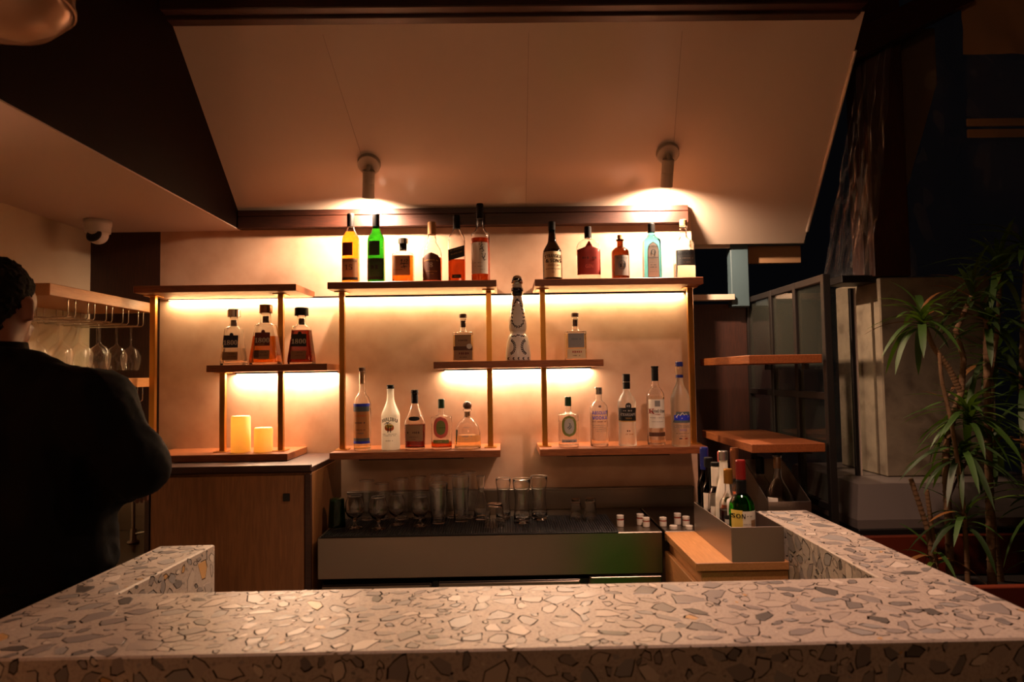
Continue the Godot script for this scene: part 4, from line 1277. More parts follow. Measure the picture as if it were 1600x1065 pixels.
func side_station() -> void:
	# low wooden cabinet with the steel bottle trays
	var Y := 0.832
	var t := thing("low_wood_cabinet", "low pale wooden cabinet beside the terrazzo arm", "cabinet")
	part("top_board", bx(Vector3(0.782, Y - 0.014, -2.515), Vector3(0.310, 0.028, 0.45), 0.002), M.top_wood, t)
	part("body", bx(Vector3(0.790, 0.40, -2.515), Vector3(0.290, 0.80, 0.44), 0.002), M.top_wood, t)
	part("door", bx(Vector3(0.6335, 0.39, -2.515), Vector3(0.018, 0.74, 0.43), 0.002), M.top_wood, t)
	t = thing("bottle_tray", "long stainless steel tray of liqueur bottles on the low cabinet", "tray", Vector3(0, Y, 0))
	var x0 := 0.748
	var x1 := 0.922
	var z0 := -2.292
	var z1 := -2.738
	var h := 0.115
	var xm := (x0 + x1) / 2
	var zm := (z0 + z1) / 2
	part("bottom", bx(Vector3(xm, 0.0015, zm), Vector3(x1 - x0, 0.003, z0 - z1), 0.0005), M.tray_steel, t)
	for s in [[Vector3(x0, h / 2, zm), Vector3(0.0025, h, z0 - z1)], [Vector3(x1, h / 2, zm), Vector3(0.0025, h, z0 - z1)], [Vector3(xm, h / 2, z0), Vector3(x1 - x0, h, 0.0025)], [Vector3(xm, h / 2, z1), Vector3(x1 - x0, h, 0.0025)]]:
		part("side_panel", bx(s[0], s[1], 0.0008), M.tray_steel, t)
	var B := Y + 0.0035
	var G := "liqueur bottles in the long steel tray"
	var std := [[0, 0.93], [0.015, 1.0], [0.52, 1.0], [0.60, 0.92], [0.67, 0.58], [0.72, 0.42], [0.90, 0.38]]
	bottle("whiskey_bottle", "green whiskey bottle with yellow and white label, dark red cap", G, Vector3(0.803, B, -2.345), 0.327, 0.086, [[0, 0.95], [0.012, 1.0], [0.46, 1.0], [0.56, 0.92], [0.62, 0.66], [0.66, 0.40], [0.90, 0.36]], {"shell": "grass_green_glass", "shoulder": 0.6,
		"caps": [[0.64, 0.80, 0.0175, "cap_black", "neck_wrap"], [0.80, 1.0, 0.0165, "cap_red", "cap"]],
		"labels": [[0.04, 0.50, shifted(-0.041, -0.012), "p_yellow"], [0.04, 0.49, shifted(-0.012, 0.041), "p_white"], [0.22, 0.40, shifted(0.016, 0.036), "p_tan", 0.0003]],
		"texts": [["SON", 0.44, 0.020, "p_black", -0.022], ["~7", 0.44, 0.006, "p_black", 0.01, "Droid Sans", false], ["~16", 0.36, 0.004, "p_black", 0.008, "Droid Sans", false], ["~5", 0.30, 0.006, "p_black", 0.004, "Droid Sans", false], ["~18", 0.10, 0.0045, "p_black", 0.008, "Droid Sans", false]]})
	bottle("liqueur_bottle", "clear brown liqueur bottle with gold cap and white oval label", G, Vector3(0.787, B, -2.43), 0.285, 0.062, std, {"shoulder": 0.56, "fill": 0.5, "drink": "cognac", "n": 3.0,
		"caps": [[0.82, 1.0, 0.0155, "cap_gold", "cap"]], "labels": [[0.10, 0.40, rect(0.024), "p_white"], [0.45, 0.66, arched(0.016), "p_white"], [0.41, 0.44, rect(0.027), "p_black"]], "texts": [["~7", 0.34, 0.009, "p_brown", 0, "Droid Serif"]]})
	bottle("liqueur_bottle", "frosted white liqueur bottle with grey cap and orange label", G, Vector3(0.795, B, -2.503), 0.340, 0.064, [[0, 0.93], [0.015, 1.0], [0.50, 1.0], [0.62, 0.76], [0.72, 0.52], [0.95, 0.44]], {"shell": "frost_white", "shoulder": 0.56,
		"caps": [[0.90, 1.0, 0.0165, "cap_silver", "cap"]], "labels": [[0.14, 0.44, rect(0.025), "p_orange"], [0.46, 0.53, oval(0.012), "p_olive"]]})
	bottle("liqueur_bottle", "clear bottle with white paper neck wrap and grey printed label", G, Vector3(0.786, B, -2.573), 0.290, 0.060, std, {"shoulder": 0.56, "fill": 0.4, "drink": "water",
		"caps": [[0.70, 0.95, 0.0160, "p_white", "neck_wrap"], [0.95, 1.0, 0.0165, "cap_black", "cap"]], "labels": [[0.08, 0.45, rect(0.026), "p_white"]], "texts": [["~10", 0.30, 0.008, "p_black", 0, "Droid Serif"]]})
	bottle("liqueur_bottle", "dark bottle with long white label and flat black cap", G, Vector3(0.780, B, -2.640), 0.300, 0.058, std, {"shell": "dark_glass", "shoulder": 0.56,
		"caps": [[0.88, 1.0, 0.0165, "cap_black", "cap"]], "labels": [[0.06, 0.56, rect(0.026), "p_white"]], "texts": [["G", 0.2, 0.022, "p_black", 0, "Droid Serif"]]})
	bottle("liqueur_bottle", "black bottle with tall dark blue cap", G, Vector3(0.783, B, -2.703), 0.332, 0.058, std, {"shell": "dark_glass", "shoulder": 0.56, "caps": [[0.74, 1.0, 0.0165, "cap_blue", "cap"]], "texts": [["Y", 0.5, 0.02, "p_silver", -0.012]]})
	bottle("liqueur_bottle", "dark bottle with coral pink capsule behind the white-labelled bottles", G, Vector3(0.850, B, -2.695), 0.315, 0.060, std, {"shell": "brown_glass", "shoulder": 0.56, "caps": [[0.70, 1.0, 0.0165, "p_pink", "capsule"]], "labels": [[0.08, 0.45, rect(0.026), "p_red"]]})
	bottle("liqueur_bottle", "tall bottle with copper capsule behind the frosted white bottle", G, Vector3(0.868, B, -2.60), 0.340, 0.064, std, {"shoulder": 0.56, "fill": 0.5, "drink": "amber", "caps": [[0.66, 1.0, 0.0155, "cap_copper", "capsule"]], "labels": [[0.08, 0.45, rect(0.028), "p_brown"]]})
	# second tray behind the arm end, on a post of its own
	t = thing("raised_bottle_tray", "raised steel bottle holder with tall back, beyond the terrazzo arm end", "tray", Vector3(0, 0, 0))
	part("stand", bx(Vector3(1.085, 0.42, -2.77), Vector3(0.14, 0.84, 0.14), 0.002), M.tray_steel, t)
	part("bottom", bx(Vector3(1.085, 0.8445, -2.76), Vector3(0.165, 0.005, 0.27), 0.001), M.tray_steel, t)
	part("front_panel", bx(Vector3(1.085, 0.905, -2.63), Vector3(0.165, 0.116, 0.0025), 0.0005), M.tray_steel, t)
	part("back_panel", bx(Vector3(1.085, 0.97, -2.893), Vector3(0.165, 0.246, 0.0025), 0.0005), M.tray_steel, t)
	for x in [1.004, 1.166]:
		var b := MB.new()
		var q := [Vector3(x, 0.847, -2.63), Vector3(x, 0.963, -2.63), Vector3(x, 1.093, -2.892), Vector3(x, 0.847, -2.892)]
		var e := Vector3(0.0012, 0, 0)
		var m := Vector3(x, 0.93, -2.78)
		b.convex([q[0] + e, q[1] + e, q[2] + e, q[3] + e], m)
		b.convex([q[0] - e, q[1] - e, q[2] - e, q[3] - e], m)
		for i in 4:
			b.convex([q[i] - e, q[i] + e, q[(i + 1) % 4] + e, q[(i + 1) % 4] - e], m)
		part("side_panel", b.mesh(), M.tray_steel, t)
	G = "bottles in the raised steel holder"
	bottle("tequila_bottle", "broad clear round bottle with flat dark stopper in the raised holder", G, Vector3(1.072, 0.8475, -2.705), 0.298, 0.118, [[0, 0.90], [0.02, 0.96], [0.25, 1.0], [0.42, 0.92], [0.52, 0.66], [0.60, 0.40], [0.66, 0.27], [0.90, 0.25], [0.93, 0.30], [0.96, 0.30]], {"shoulder": 0.55, "fill": 0.34, "drink": "water",
		"caps": [[0.78, 0.93, 0.0125, "cap_cork", "cork"], [0.955, 1.0, 0.020, "cap_black", "stopper"]], "labels": [[0.12, 0.42, shifted(-0.05, -0.022), "p_white"]]})
	bottle("liqueur_bottle", "slim clear bottle with black cap behind the broad clear bottle", G, Vector3(1.050, 0.8475, -2.83), 0.262, 0.075, std, {"shoulder": 0.56, "fill": 0.3, "drink": "amber", "caps": [[0.74, 1.0, 0.0165, "cap_black", "cap"]]})

# ---------------------------------------------------------------- left side
func left_side() -> void:
	for s in [[1.824, 0.045, "pale wooden glass-rack shelf on the cream wall holding wine glasses", true], [1.476, 0.042, "lower pale wooden glass-rack shelf with an empty wire rack", false]]:
		var t := thing("glass_rack_shelf", s[2], "shelf", Vector3.ZERO, "glass rack shelves")
		part("board", bx(Vector3(-1.80, s[0] - s[1] / 2, -2.85), Vector3(0.315, s[1], 0.735), 0.002), M.rack_wood, t)
		var y: float = s[0] - s[1]
		for i in 5:
			for e in [-0.022, 0.022]:
				var z: float = -3.14 + i * 0.125 + e
				var b := MB.new()
				b.tube([Vector3(-1.662, y, z), Vector3(-1.662, y - 0.058, z), Vector3(-1.668, y - 0.066, z), Vector3(-1.68, y - 0.068, z), Vector3(-1.945, y - 0.068, z), Vector3(-1.95, y - 0.06, z), Vector3(-1.95, y, z)], 0.0022, 8)
				part("wire_rail", b.mesh(true), M.chrome, t)
			var c := MB.new()
			c.tube([Vector3(-1.668, y - 0.066, -3.14 + i * 0.125 - 0.022), Vector3(-1.668, y - 0.066, -3.14 + i * 0.125 - 0.024)], 0.0022, 6)
	# hanging wine glasses: foot rests on the rails
	var y := 1.824 - 0.045 - 0.068 + 0.0025
	var i := 0
	for g in [[-1.705, 0], [-1.70, 1], [-1.785, 1], [-1.70, 2], [-1.79, 2], [-1.875, 2], [-1.70, 3], [-1.79, 3], [-1.875, 3], [-1.70, 4], [-1.80, 4]]:
		var t := thing("wine_glass", "stemmed wine glass hanging upside down from the wire rack", "glass", Vector3(g[0], y, -3.14 + 0.125 * g[1]), "wine glasses hanging in the rack")
		var b := MB.new()
		b.lathe(outside(wine(0.205, 0.043)), 32)
		var o := part("glass", b.mesh(true), M.glass, t)
		o.rotation.x = PI
		o.position.y = 0.0018
		i += 1
	# security camera
	var t := thing("security_camera", "white dome security camera under the soffit", "camera", Vector3(-1.779, 2.17, -3.0))
	var b := MB.new()
	b.lathe([[0.0, 0.0], [0.055, 0.0], [0.055, -0.02], [0.052, -0.03], [0.050, -0.055], [0.0, -0.055]], 32)
	part("base", b.mesh(true), M.white, t)
	b = MB.new()
	var pr := []
	for k in 13:
		var a := PI * k / 12.0
		pr.append([sin(a) * 0.043, -0.062 - cos(a) * 0.043 * -1.0])
	pr.reverse()
	b.lathe(pr, 28)
	part("ball", b.mesh(true), M.white, t)
	b = MB.new()
	b.lathe([[0.0, 0.0], [0.033, 0.0], [0.030, 0.006], [0.020, 0.008], [0.0, 0.008]], 24)
	var ln := part("lens", b.mesh(true), M.black, t, "black glass lens")
	ln.position = Vector3(0.004, -0.072, 0.035)
	ln.rotation.x = deg_to_rad(68)
	# low sink counter and tap behind the person
	t = thing("sink_counter", "dark counter with steel edge behind the person", "counter")
	part("worktop", bx(Vector3(-1.70, 0.755, -2.94), Vector3(0.50, 0.03, 0.58), 0.002), M.steel, t)
	part("body", bx(Vector3(-1.70, 0.37, -2.95), Vector3(0.48, 0.74, 0.55), 0.002), M.panel_wood, t)
	part("backsplash", bx(Vector3(-1.70, 0.88, -3.232), Vector3(0.50, 0.22, 0.012), 0.001), M.steel, t)
	part("edge_strip", bx(Vector3(-1.70, 0.766, -2.646), Vector3(0.50, 0.014, 0.01), 0.001), M.steel, t)
	t = thing("tap", "slim steel tap rising from the dark sink counter", "tap", Vector3(-1.60, 0.77, -2.98))
	b = MB.new()
	b.lathe([[0.0, 0.0], [0.024, 0.0], [0.024, 0.008], [0.013, 0.014], [0.013, 0.06], [0.0, 0.06]], 20)
	part("base", b.mesh(true), M.steel, t)
	b = MB.new()
	b.tube([Vector3(0, 0.05, 0), Vector3(0, 0.22, 0), Vector3(-0.01, 0.25, 0), Vector3(-0.04, 0.27, 0), Vector3(-0.08, 0.26, 0), Vector3(-0.10, 0.22, 0)], 0.008, 12)
	part("spout", b.mesh(true), M.steel, t)
	b = MB.new()
	b.tube([Vector3(0.01, 0.04, 0), Vector3(0.06, 0.05, 0.01)], 0.006, 10)
	part("lever", b.mesh(true), M.chrome, t)
	# hanging lamp in the upper corner
	t = thing("pendant_lamp", "bronze bowl-shaped pendant lamp hanging from the high ceiling", "lamp", Vector3(-1.10, 2.222, -1.45))
	b = MB.new()
	b.lathe([[0.0, 0.0], [0.07, 0.006], [0.12, 0.028], [0.148, 0.058], [0.158, 0.075], [0.158, 0.155], [0.14, 0.175], [0.06, 0.20], [0.0, 0.205]], 40)
	part("shade", b.mesh(true), M.bronze_paint, t)
	b = MB.new()
	b.lathe([[0.157, 0.07], [0.161, 0.072], [0.161, 0.08], [0.157, 0.082]], 40)
	part("rim_band", b.mesh(), M.bronze_paint, t)
	b = MB.new()
	b.tube([Vector3(0, 0.2, 0), Vector3(0, 1.035, 0)], 0.006, 10)
	part("stem", b.mesh(true), M.iron, t)
	# table lamp out of the picture that lights the soffit
	t = thing("table_lamp", "small shaded table lamp on a side table beside the cream wall", "lamp", Vector3(-1.72, 0.0, -0.95))
	b = MB.new()
	b.lathe([[0.0, 0.0], [0.16, 0.0], [0.16, 0.02], [0.02, 0.03], [0.02, 0.70], [0.20, 0.71], [0.20, 0.73], [0.0, 0.73]], 28)
	part("side_table", b.mesh(), M.dark_wood, t)
	b = MB.new()
	b.lathe([[0.0, 0.73], [0.06, 0.73], [0.06, 0.745], [0.01, 0.76], [0.01, 0.95], [0.0, 0.95]], 20)
	part("stand", b.mesh(), M.brass, t)
	b = MB.new()
	b.lathe([[0.11, 0.93], [0.075, 1.10], [0.073, 1.10], [0.108, 0.93]], 28)
	part("lamp_shade", b.mesh(true), M.white, t)
	var gl := glow("table_bulb_glow", Color(1.0, 0.78, 0.62), 6.0)
	b = MB.new()
	pr = []
	for k in 9:
		var a := PI * k / 8.0
		pr.append([sin(a) * 0.025, 1.0 - cos(a) * 0.025])
	b.lathe(pr, 16)
	part("bulb", b.mesh(true), gl, t)
	var om := OmniLight3D.new()
	om.name = "bulb_light"
	om.light_energy = 1.1
	om.light_color = Color(1.0, 0.72, 0.56)
	om.omni_range = 8
	om.light_size = 0.025
	om.shadow_enabled = true
	om.position = Vector3(0, 1.0, 0)
	t.add_child(om)
	# green crate inside the bar, mirrored in the steel
	t = thing("plastic_bin", "tall bright green plastic bin on the floor inside the bar", "bin", Vector3(0.60, 0, -1.95))
	for s in [[Vector3(0, 0.01, 0), Vector3(0.42, 0.02, 0.28)], [Vector3(0, 0.33, 0.135), Vector3(0.42, 0.66, 0.012)], [Vector3(0, 0.33, -0.135), Vector3(0.42, 0.66, 0.012)], [Vector3(0.205, 0.33, 0), Vector3(0.012, 0.66, 0.26)], [Vector3(-0.205, 0.33, 0), Vector3(0.012, 0.66, 0.26)]]:
		part("bin_panel", bx(s[0], s[1], 0.003), M.crate_green, t)

# ---------------------------------------------------------------- right side
func wavy(a: Vector3, b: Vector3, c: Vector3, d: Vector3, nu: int, nv: int, amp: float, seed_: int, fold: float) -> ArrayMesh:
	# a b lower edge, d c upper edge
	var f := FastNoiseLite.new()
	f.seed = seed_
	f.frequency = 1.0
	var n := (b - a).cross(d - a).normalized()
	var m := MB.new()
	var rows := []
	for i in nv + 1:
		var v := float(i) / nv
		var row := []
		for j in nu + 1:
			var u := float(j) / nu
			var p: Vector3 = a.lerp(b, u).lerp(d.lerp(c, u), v)
			var w := sin(u * fold + f.get_noise_2d(u * 3.0, v * 1.2) * 5.0) * 0.5 + f.get_noise_2d(u * 7.0, v * 4.0)
			row.append(p + n * amp * w)
		rows.append(row)
	m.grid(rows, false)
	return m.mesh(true)

func right_side() -> void:
	# wooden corner shelves on the metal partition
	for s in [[1.526, "empty upper corner shelf of reddish wood on the metal partition"], [1.181, "empty lower corner shelf of reddish wood above the liqueur bottles"]]:
		var t := thing("corner_shelf", s[1], "shelf", Vector3.ZERO, "wooden corner shelves")
		part("board", bx(Vector3(1.098, s[0] - 0.017, -2.985), Vector3(0.286, 0.034, 0.67), 0.002), M.side_wood, t)
		part("bracket", bx(Vector3(1.240, s[0] - 0.046, -2.80), Vector3(0.02, 0.024, 0.03), 0.002), M.iron, t)
		part("bracket", bx(Vector3(1.240, s[0] - 0.046, -3.2), Vector3(0.02, 0.024, 0.03), 0.002), M.iron, t)
	var p := thing("metal_partition", "dark metal framed glass partition with six panes beside the corner shelves", "partition")
	var X := 1.268
	var zs := [-2.66, -2.925, -3.19, -3.50]
	for z in zs:
		part("upright", bx(Vector3(X, 0.92 if z < -2.7 else 0.92, z), Vector3(0.028, 1.84, 0.028), 0.002), M.iron, p)
	for y in [1.826, 1.362, 0.93]:
		part("rail", bx(Vector3(X, y, -3.08), Vector3(0.026, 0.028, 0.83), 0.002), M.iron, p)
	for i in 3:
		for r in [[1.376, 1.812], [0.944, 1.348]]:
			var z0: float = zs[i] - 0.014
			var z1: float = zs[i + 1] + 0.014
			part("pane", bx(Vector3(X, (r[0] + r[1]) / 2, (z0 + z1) / 2), Vector3(0.004, r[1] - r[0], z0 - z1), 0), M.window_glass, p)
	# dark timber wall behind the corner shelves
	struct("wall_right", bx(Vector3(1.085, 0.9, -3.53), Vector3(0.34, 1.82, 0.05), 0), M.panel_wood, "dark timber wall behind the corner shelves", "wall")
	var t := thing("steel_column", "blue-grey steel column under the edge of the sloped ceiling", "column", Vector3.ZERO, "", "structure")
	part("column", bx(Vector3(1.207, 2.0, -3.47), Vector3(0.092, 0.42, 0.06), 0.004), M.blue_steel, t)
	part("purlin", bx(Vector3(1.40, 2.125, -3.47), Vector3(0.30, 0.03, 0.05), 0.002), M.blue_steel, t)
	t = thing("trim_strip", "pale trim strip joining the wall end and steel column", "trim", Vector3.ZERO, "", "structure")
	part("upper_strip", bx(Vector3(1.04, 2.105, -3.45), Vector3(0.24, 0.028, 0.02), 0.001), M.pale_strip, t)
	part("lower_strip", bx(Vector3(1.04, 1.838, -3.45), Vector3(0.26, 0.028, 0.06), 0.001), M.pale_strip, t)
	struct("trim_board", bx(Vector3(1.40, 2.065, -3.52), Vector3(0.30, 0.09, 0.03), 0.002), M.canvas, "tan board behind the steel column", "trim")
	# concrete pillar on a grey plinth, wooden post on top
	struct("wall_pillar", bx(Vector3(1.92, 1.43, -3.2), Vector3(0.50, 0.88, 0.40), 0.006), M.concrete, "bare concrete pillar behind the potted dracaenas", "pillar")
	struct("trim_cap", bx(Vector3(1.60, 1.868, -3.10), Vector3(0.17, 0.034, 0.16), 0.003), M.iron, "dark metal cap beside the wooden post", "trim")
	t = thing("glass_screen", "upright glass screen in thin dark channel beside the concrete pillar", "screen")
	part("pane", bx(Vector3(1.50, 1.41, -3.06), Vector3(0.13, 0.84, 0.006), 0), M.window_glass, t)
	part("edge_channel", bx(Vector3(1.572, 1.41, -3.06), Vector3(0.014, 0.84, 0.02), 0.001), M.iron, t)
	part("white_seal", bx(Vector3(1.588, 1.41, -3.06), Vector3(0.006, 0.84, 0.02), 0.001), M.pale_strip, t)
	t = thing("grey_plinth", "grey moulded plinth with chamfered sides under the concrete pillar", "plinth", Vector3.ZERO)
	var b := MB.new()
	var ring0 := [Vector2(1.43, -2.80), Vector2(2.3, -2.80), Vector2(2.3, -3.5), Vector2(1.43, -3.5)]
	var ring1 := [Vector2(1.47, -2.86), Vector2(2.3, -2.86), Vector2(2.3, -3.5), Vector2(1.47, -3.5)]
	var ring2 := [Vector2(1.50, -2.93), Vector2(2.3, -2.93), Vector2(2.3, -3.5), Vector2(1.50, -3.5)]
	var hs := [0.815, 0.85, 0.985, 0.99]
	var rs := [ring0, ring0, ring1, ring2]
	var mid := Vector3(1.9, 0.9, -3.2)
	for k in 3:
		for i in 4:
			var j := (i + 1) % 4
			b.convex([Vector3(rs[k][i].x, hs[k], rs[k][i].y), Vector3(rs[k][j].x, hs[k], rs[k][j].y), Vector3(rs[k + 1][j].x, hs[k + 1], rs[k + 1][j].y), Vector3(rs[k + 1][i].x, hs[k + 1], rs[k + 1][i].y)], mid)
	b.convex([Vector3(1.50, 0.99, -2.93), Vector3(2.3, 0.99, -2.93), Vector3(2.3, 0.99, -3.5), Vector3(1.50, 0.99, -3.5)], mid)
	part("moulding", b.mesh(), M.plinth, t)
	part("base", bx(Vector3(1.865, 0.40, -3.14), Vector3(0.87, 0.83, 0.70), 0.004), M.iron, t)
	t = thing("wooden_post", "thick dark wooden post standing on the concrete pillar", "post", Vector3.ZERO, "", "structure")
	part("post", bx(Vector3(1.735, 2.56, -3.07), Vector3(0.165, 1.37, 0.14), 0.004), M.post_wood, t)
	part("side_batten", bx(Vector3(1.640, 2.56, -3.09), Vector3(0.025, 1.37, 0.10), 0.002), M.post_wood, t)
	b = MB.new()
	b.box(Vector3(1.80, 3.0, -2.93), Vector3(0.62, 0.12, 0.08), 0.003, Basis(Vector3(0, 0, 1), 0.45))
	part("brace", b.mesh(), M.dark_wood, t)
	# clear plastic weather sheets
	solo("plastic_sheet", wavy(Vector3(1.54, 1.86, -3.28), Vector3(1.64, 1.86, -3.02), Vector3(1.60, 2.78, -2.70), Vector3(1.465, 2.70, -2.70), 26, 30, 0.018, 4, 11.0), M.sheet, "creased clear plastic sheet between sloped ceiling and wooden post", "plastic sheet")
	solo("plastic_sheet", wavy(Vector3(1.84, 1.88, -3.06), Vector3(3.0, 1.88, -3.06), Vector3(3.0, 3.2, -3.0), Vector3(1.84, 3.2, -3.0), 44, 30, 0.02, 9, 16.0), M.sheet, "wide clear plastic sheet hanging beyond the wooden post", "plastic sheet")
	b = MB.new()
	b.tube([Vector3(1.512, ceil_y(-3.34) - 0.004, -3.34), Vector3(1.468, ceil_y(-3.0) - 0.004, -3.0), Vector3(1.424, ceil_y(-2.66) - 0.004, -2.66)], 0.008, 8)
	solo("ceiling_edge_trim", b.mesh(true), M.pale_strip, "pale strip along the raking edge of the sloped ceiling", "trim", "", "structure")
	t = thing("rolled_blind", "rolled-up clear weather blind with tan canvas bands", "blind")
	part("valance", wavy(Vector3(2.075, 2.863, -2.97), Vector3(2.9, 2.86, -2.97), Vector3(2.9, 3.2, -2.97), Vector3(2.085, 3.2, -2.97), 20, 6, 0.012, 21, 9.0), M.canvas, t, "tan canvas valance")
	part("lower_band", bx(Vector3(2.49, 2.555, -2.975), Vector3(0.82, 0.035, 0.012), 0.003), M.canvas, t, "tan canvas band")
	part("lower_band", bx(Vector3(2.49, 2.505, -2.975), Vector3(0.82, 0.038, 0.012), 0.003), M.canvas, t, "tan canvas band")
	part("clear_flap", wavy(Vector3(2.09, 2.24, -2.975), Vector3(2.9, 2.24, -2.975), Vector3(2.9, 2.86, -2.965), Vector3(2.08, 2.86, -2.965), 22, 18, 0.02, 31, 8.0), M.sheet, t)
	var tp := MB.new()  # thin flat brown sheet, narrowing towards its lower end
	var q := [Vector3(1.815, 2.10, -3.12), Vector3(1.87, 2.25, -3.12), Vector3(1.97, 2.55, -3.12), Vector3(2.05, 2.80, -3.12), Vector3(2.05, 3.06, -3.12), Vector3(1.815, 3.06, -3.12)]
	tp.convex(q, Vector3(1.95, 2.7, -3.3))
	var q2 := q.map(func(v): return v - Vector3(0, 0, 0.004))
	tp.convex(q2, Vector3(1.95, 2.7, -3.0))
	for i in 6:
		tp.convex([q[i], q[(i + 1) % 6], q2[(i + 1) % 6], q2[i]], Vector3(1.95, 2.7, -3.122))
	solo("brown_sheet", tp.mesh(), M.sheet_brown, "thin flat brown sheet beside the wooden post", "canvas")
	plants()

var leaf_meshes := []

func leaf_mesh(droop: float, w: float) -> ArrayMesh:
	var b := MB.new()
	var rows := []
	var n := 7
	for i in n + 1:
		var k := float(i) / n
		var x := k
		var y := 0.32 * k - droop * k * k
		var ww := w * (0.55 + 0.9 * k) * pow(1.0 - k, 0.55) if k > 0.02 else w * 0.5
		rows.append([Vector3(x, y + ww * 0.25, -ww), Vector3(x, y, 0), Vector3(x, y + ww * 0.25, ww)])
	b.grid(rows, false)
	return b.mesh(true)

func rosette(t: Node3D, rng: RandomNumberGenerator, at: Vector3, count: int, length: float, spread: float, tint := 0) -> void:
	for i in count:
		var o := part("leaf", leaf_meshes[rng.randi() % leaf_meshes.size()], M["leaf%d" % ((tint + (1 if rng.randf() < 0.35 else 0)) % 3)] if rng.randf() > 0.05 else M.leaf_dry, t)
		var k := float(i) / count
		var yaw := i * 2.399 + rng.randf_range(-0.3, 0.3)
		var lift := lerpf(1.25, -0.35, pow(k, 0.8)) * spread + rng.randf_range(-0.15, 0.15)
		var s := length * rng.randf_range(0.75, 1.12)
		o.transform = Transform3D(Basis(Vector3.UP, yaw) * Basis(Vector3(0, 0, 1), lift) * Basis.from_scale(Vector3(s, s, s)), at + Vector3(0, -0.05 * k, 0))

func cane(t: Node3D, pts: Array, r0: float, r1: float) -> void:
	var b := MB.new()
	var c := Curve3D.new()
	for i in pts.size():
		var tg: Vector3 = (pts[min(i + 1, pts.size() - 1)] - pts[max(i - 1, 0)]) / 6.0
		c.add_point(pts[i], -tg, tg)
	var fine := []
	for i in 25:
		fine.append(c.sample_baked(c.get_baked_length() * i / 24.0))
	var rows := []
	b.tube(fine, r0, 10, r1)
	for i in range(1, 24):           # leaf-scar rings
		var d: Vector3 = (fine[i + 1] - fine[i - 1]).normalized() * 0.003
		b.tube([fine[i] - d, fine[i] + d], lerpf(r0, r1, i / 24.0) * 1.12, 10)
	part("stem", b.mesh(true), M.bark, t)

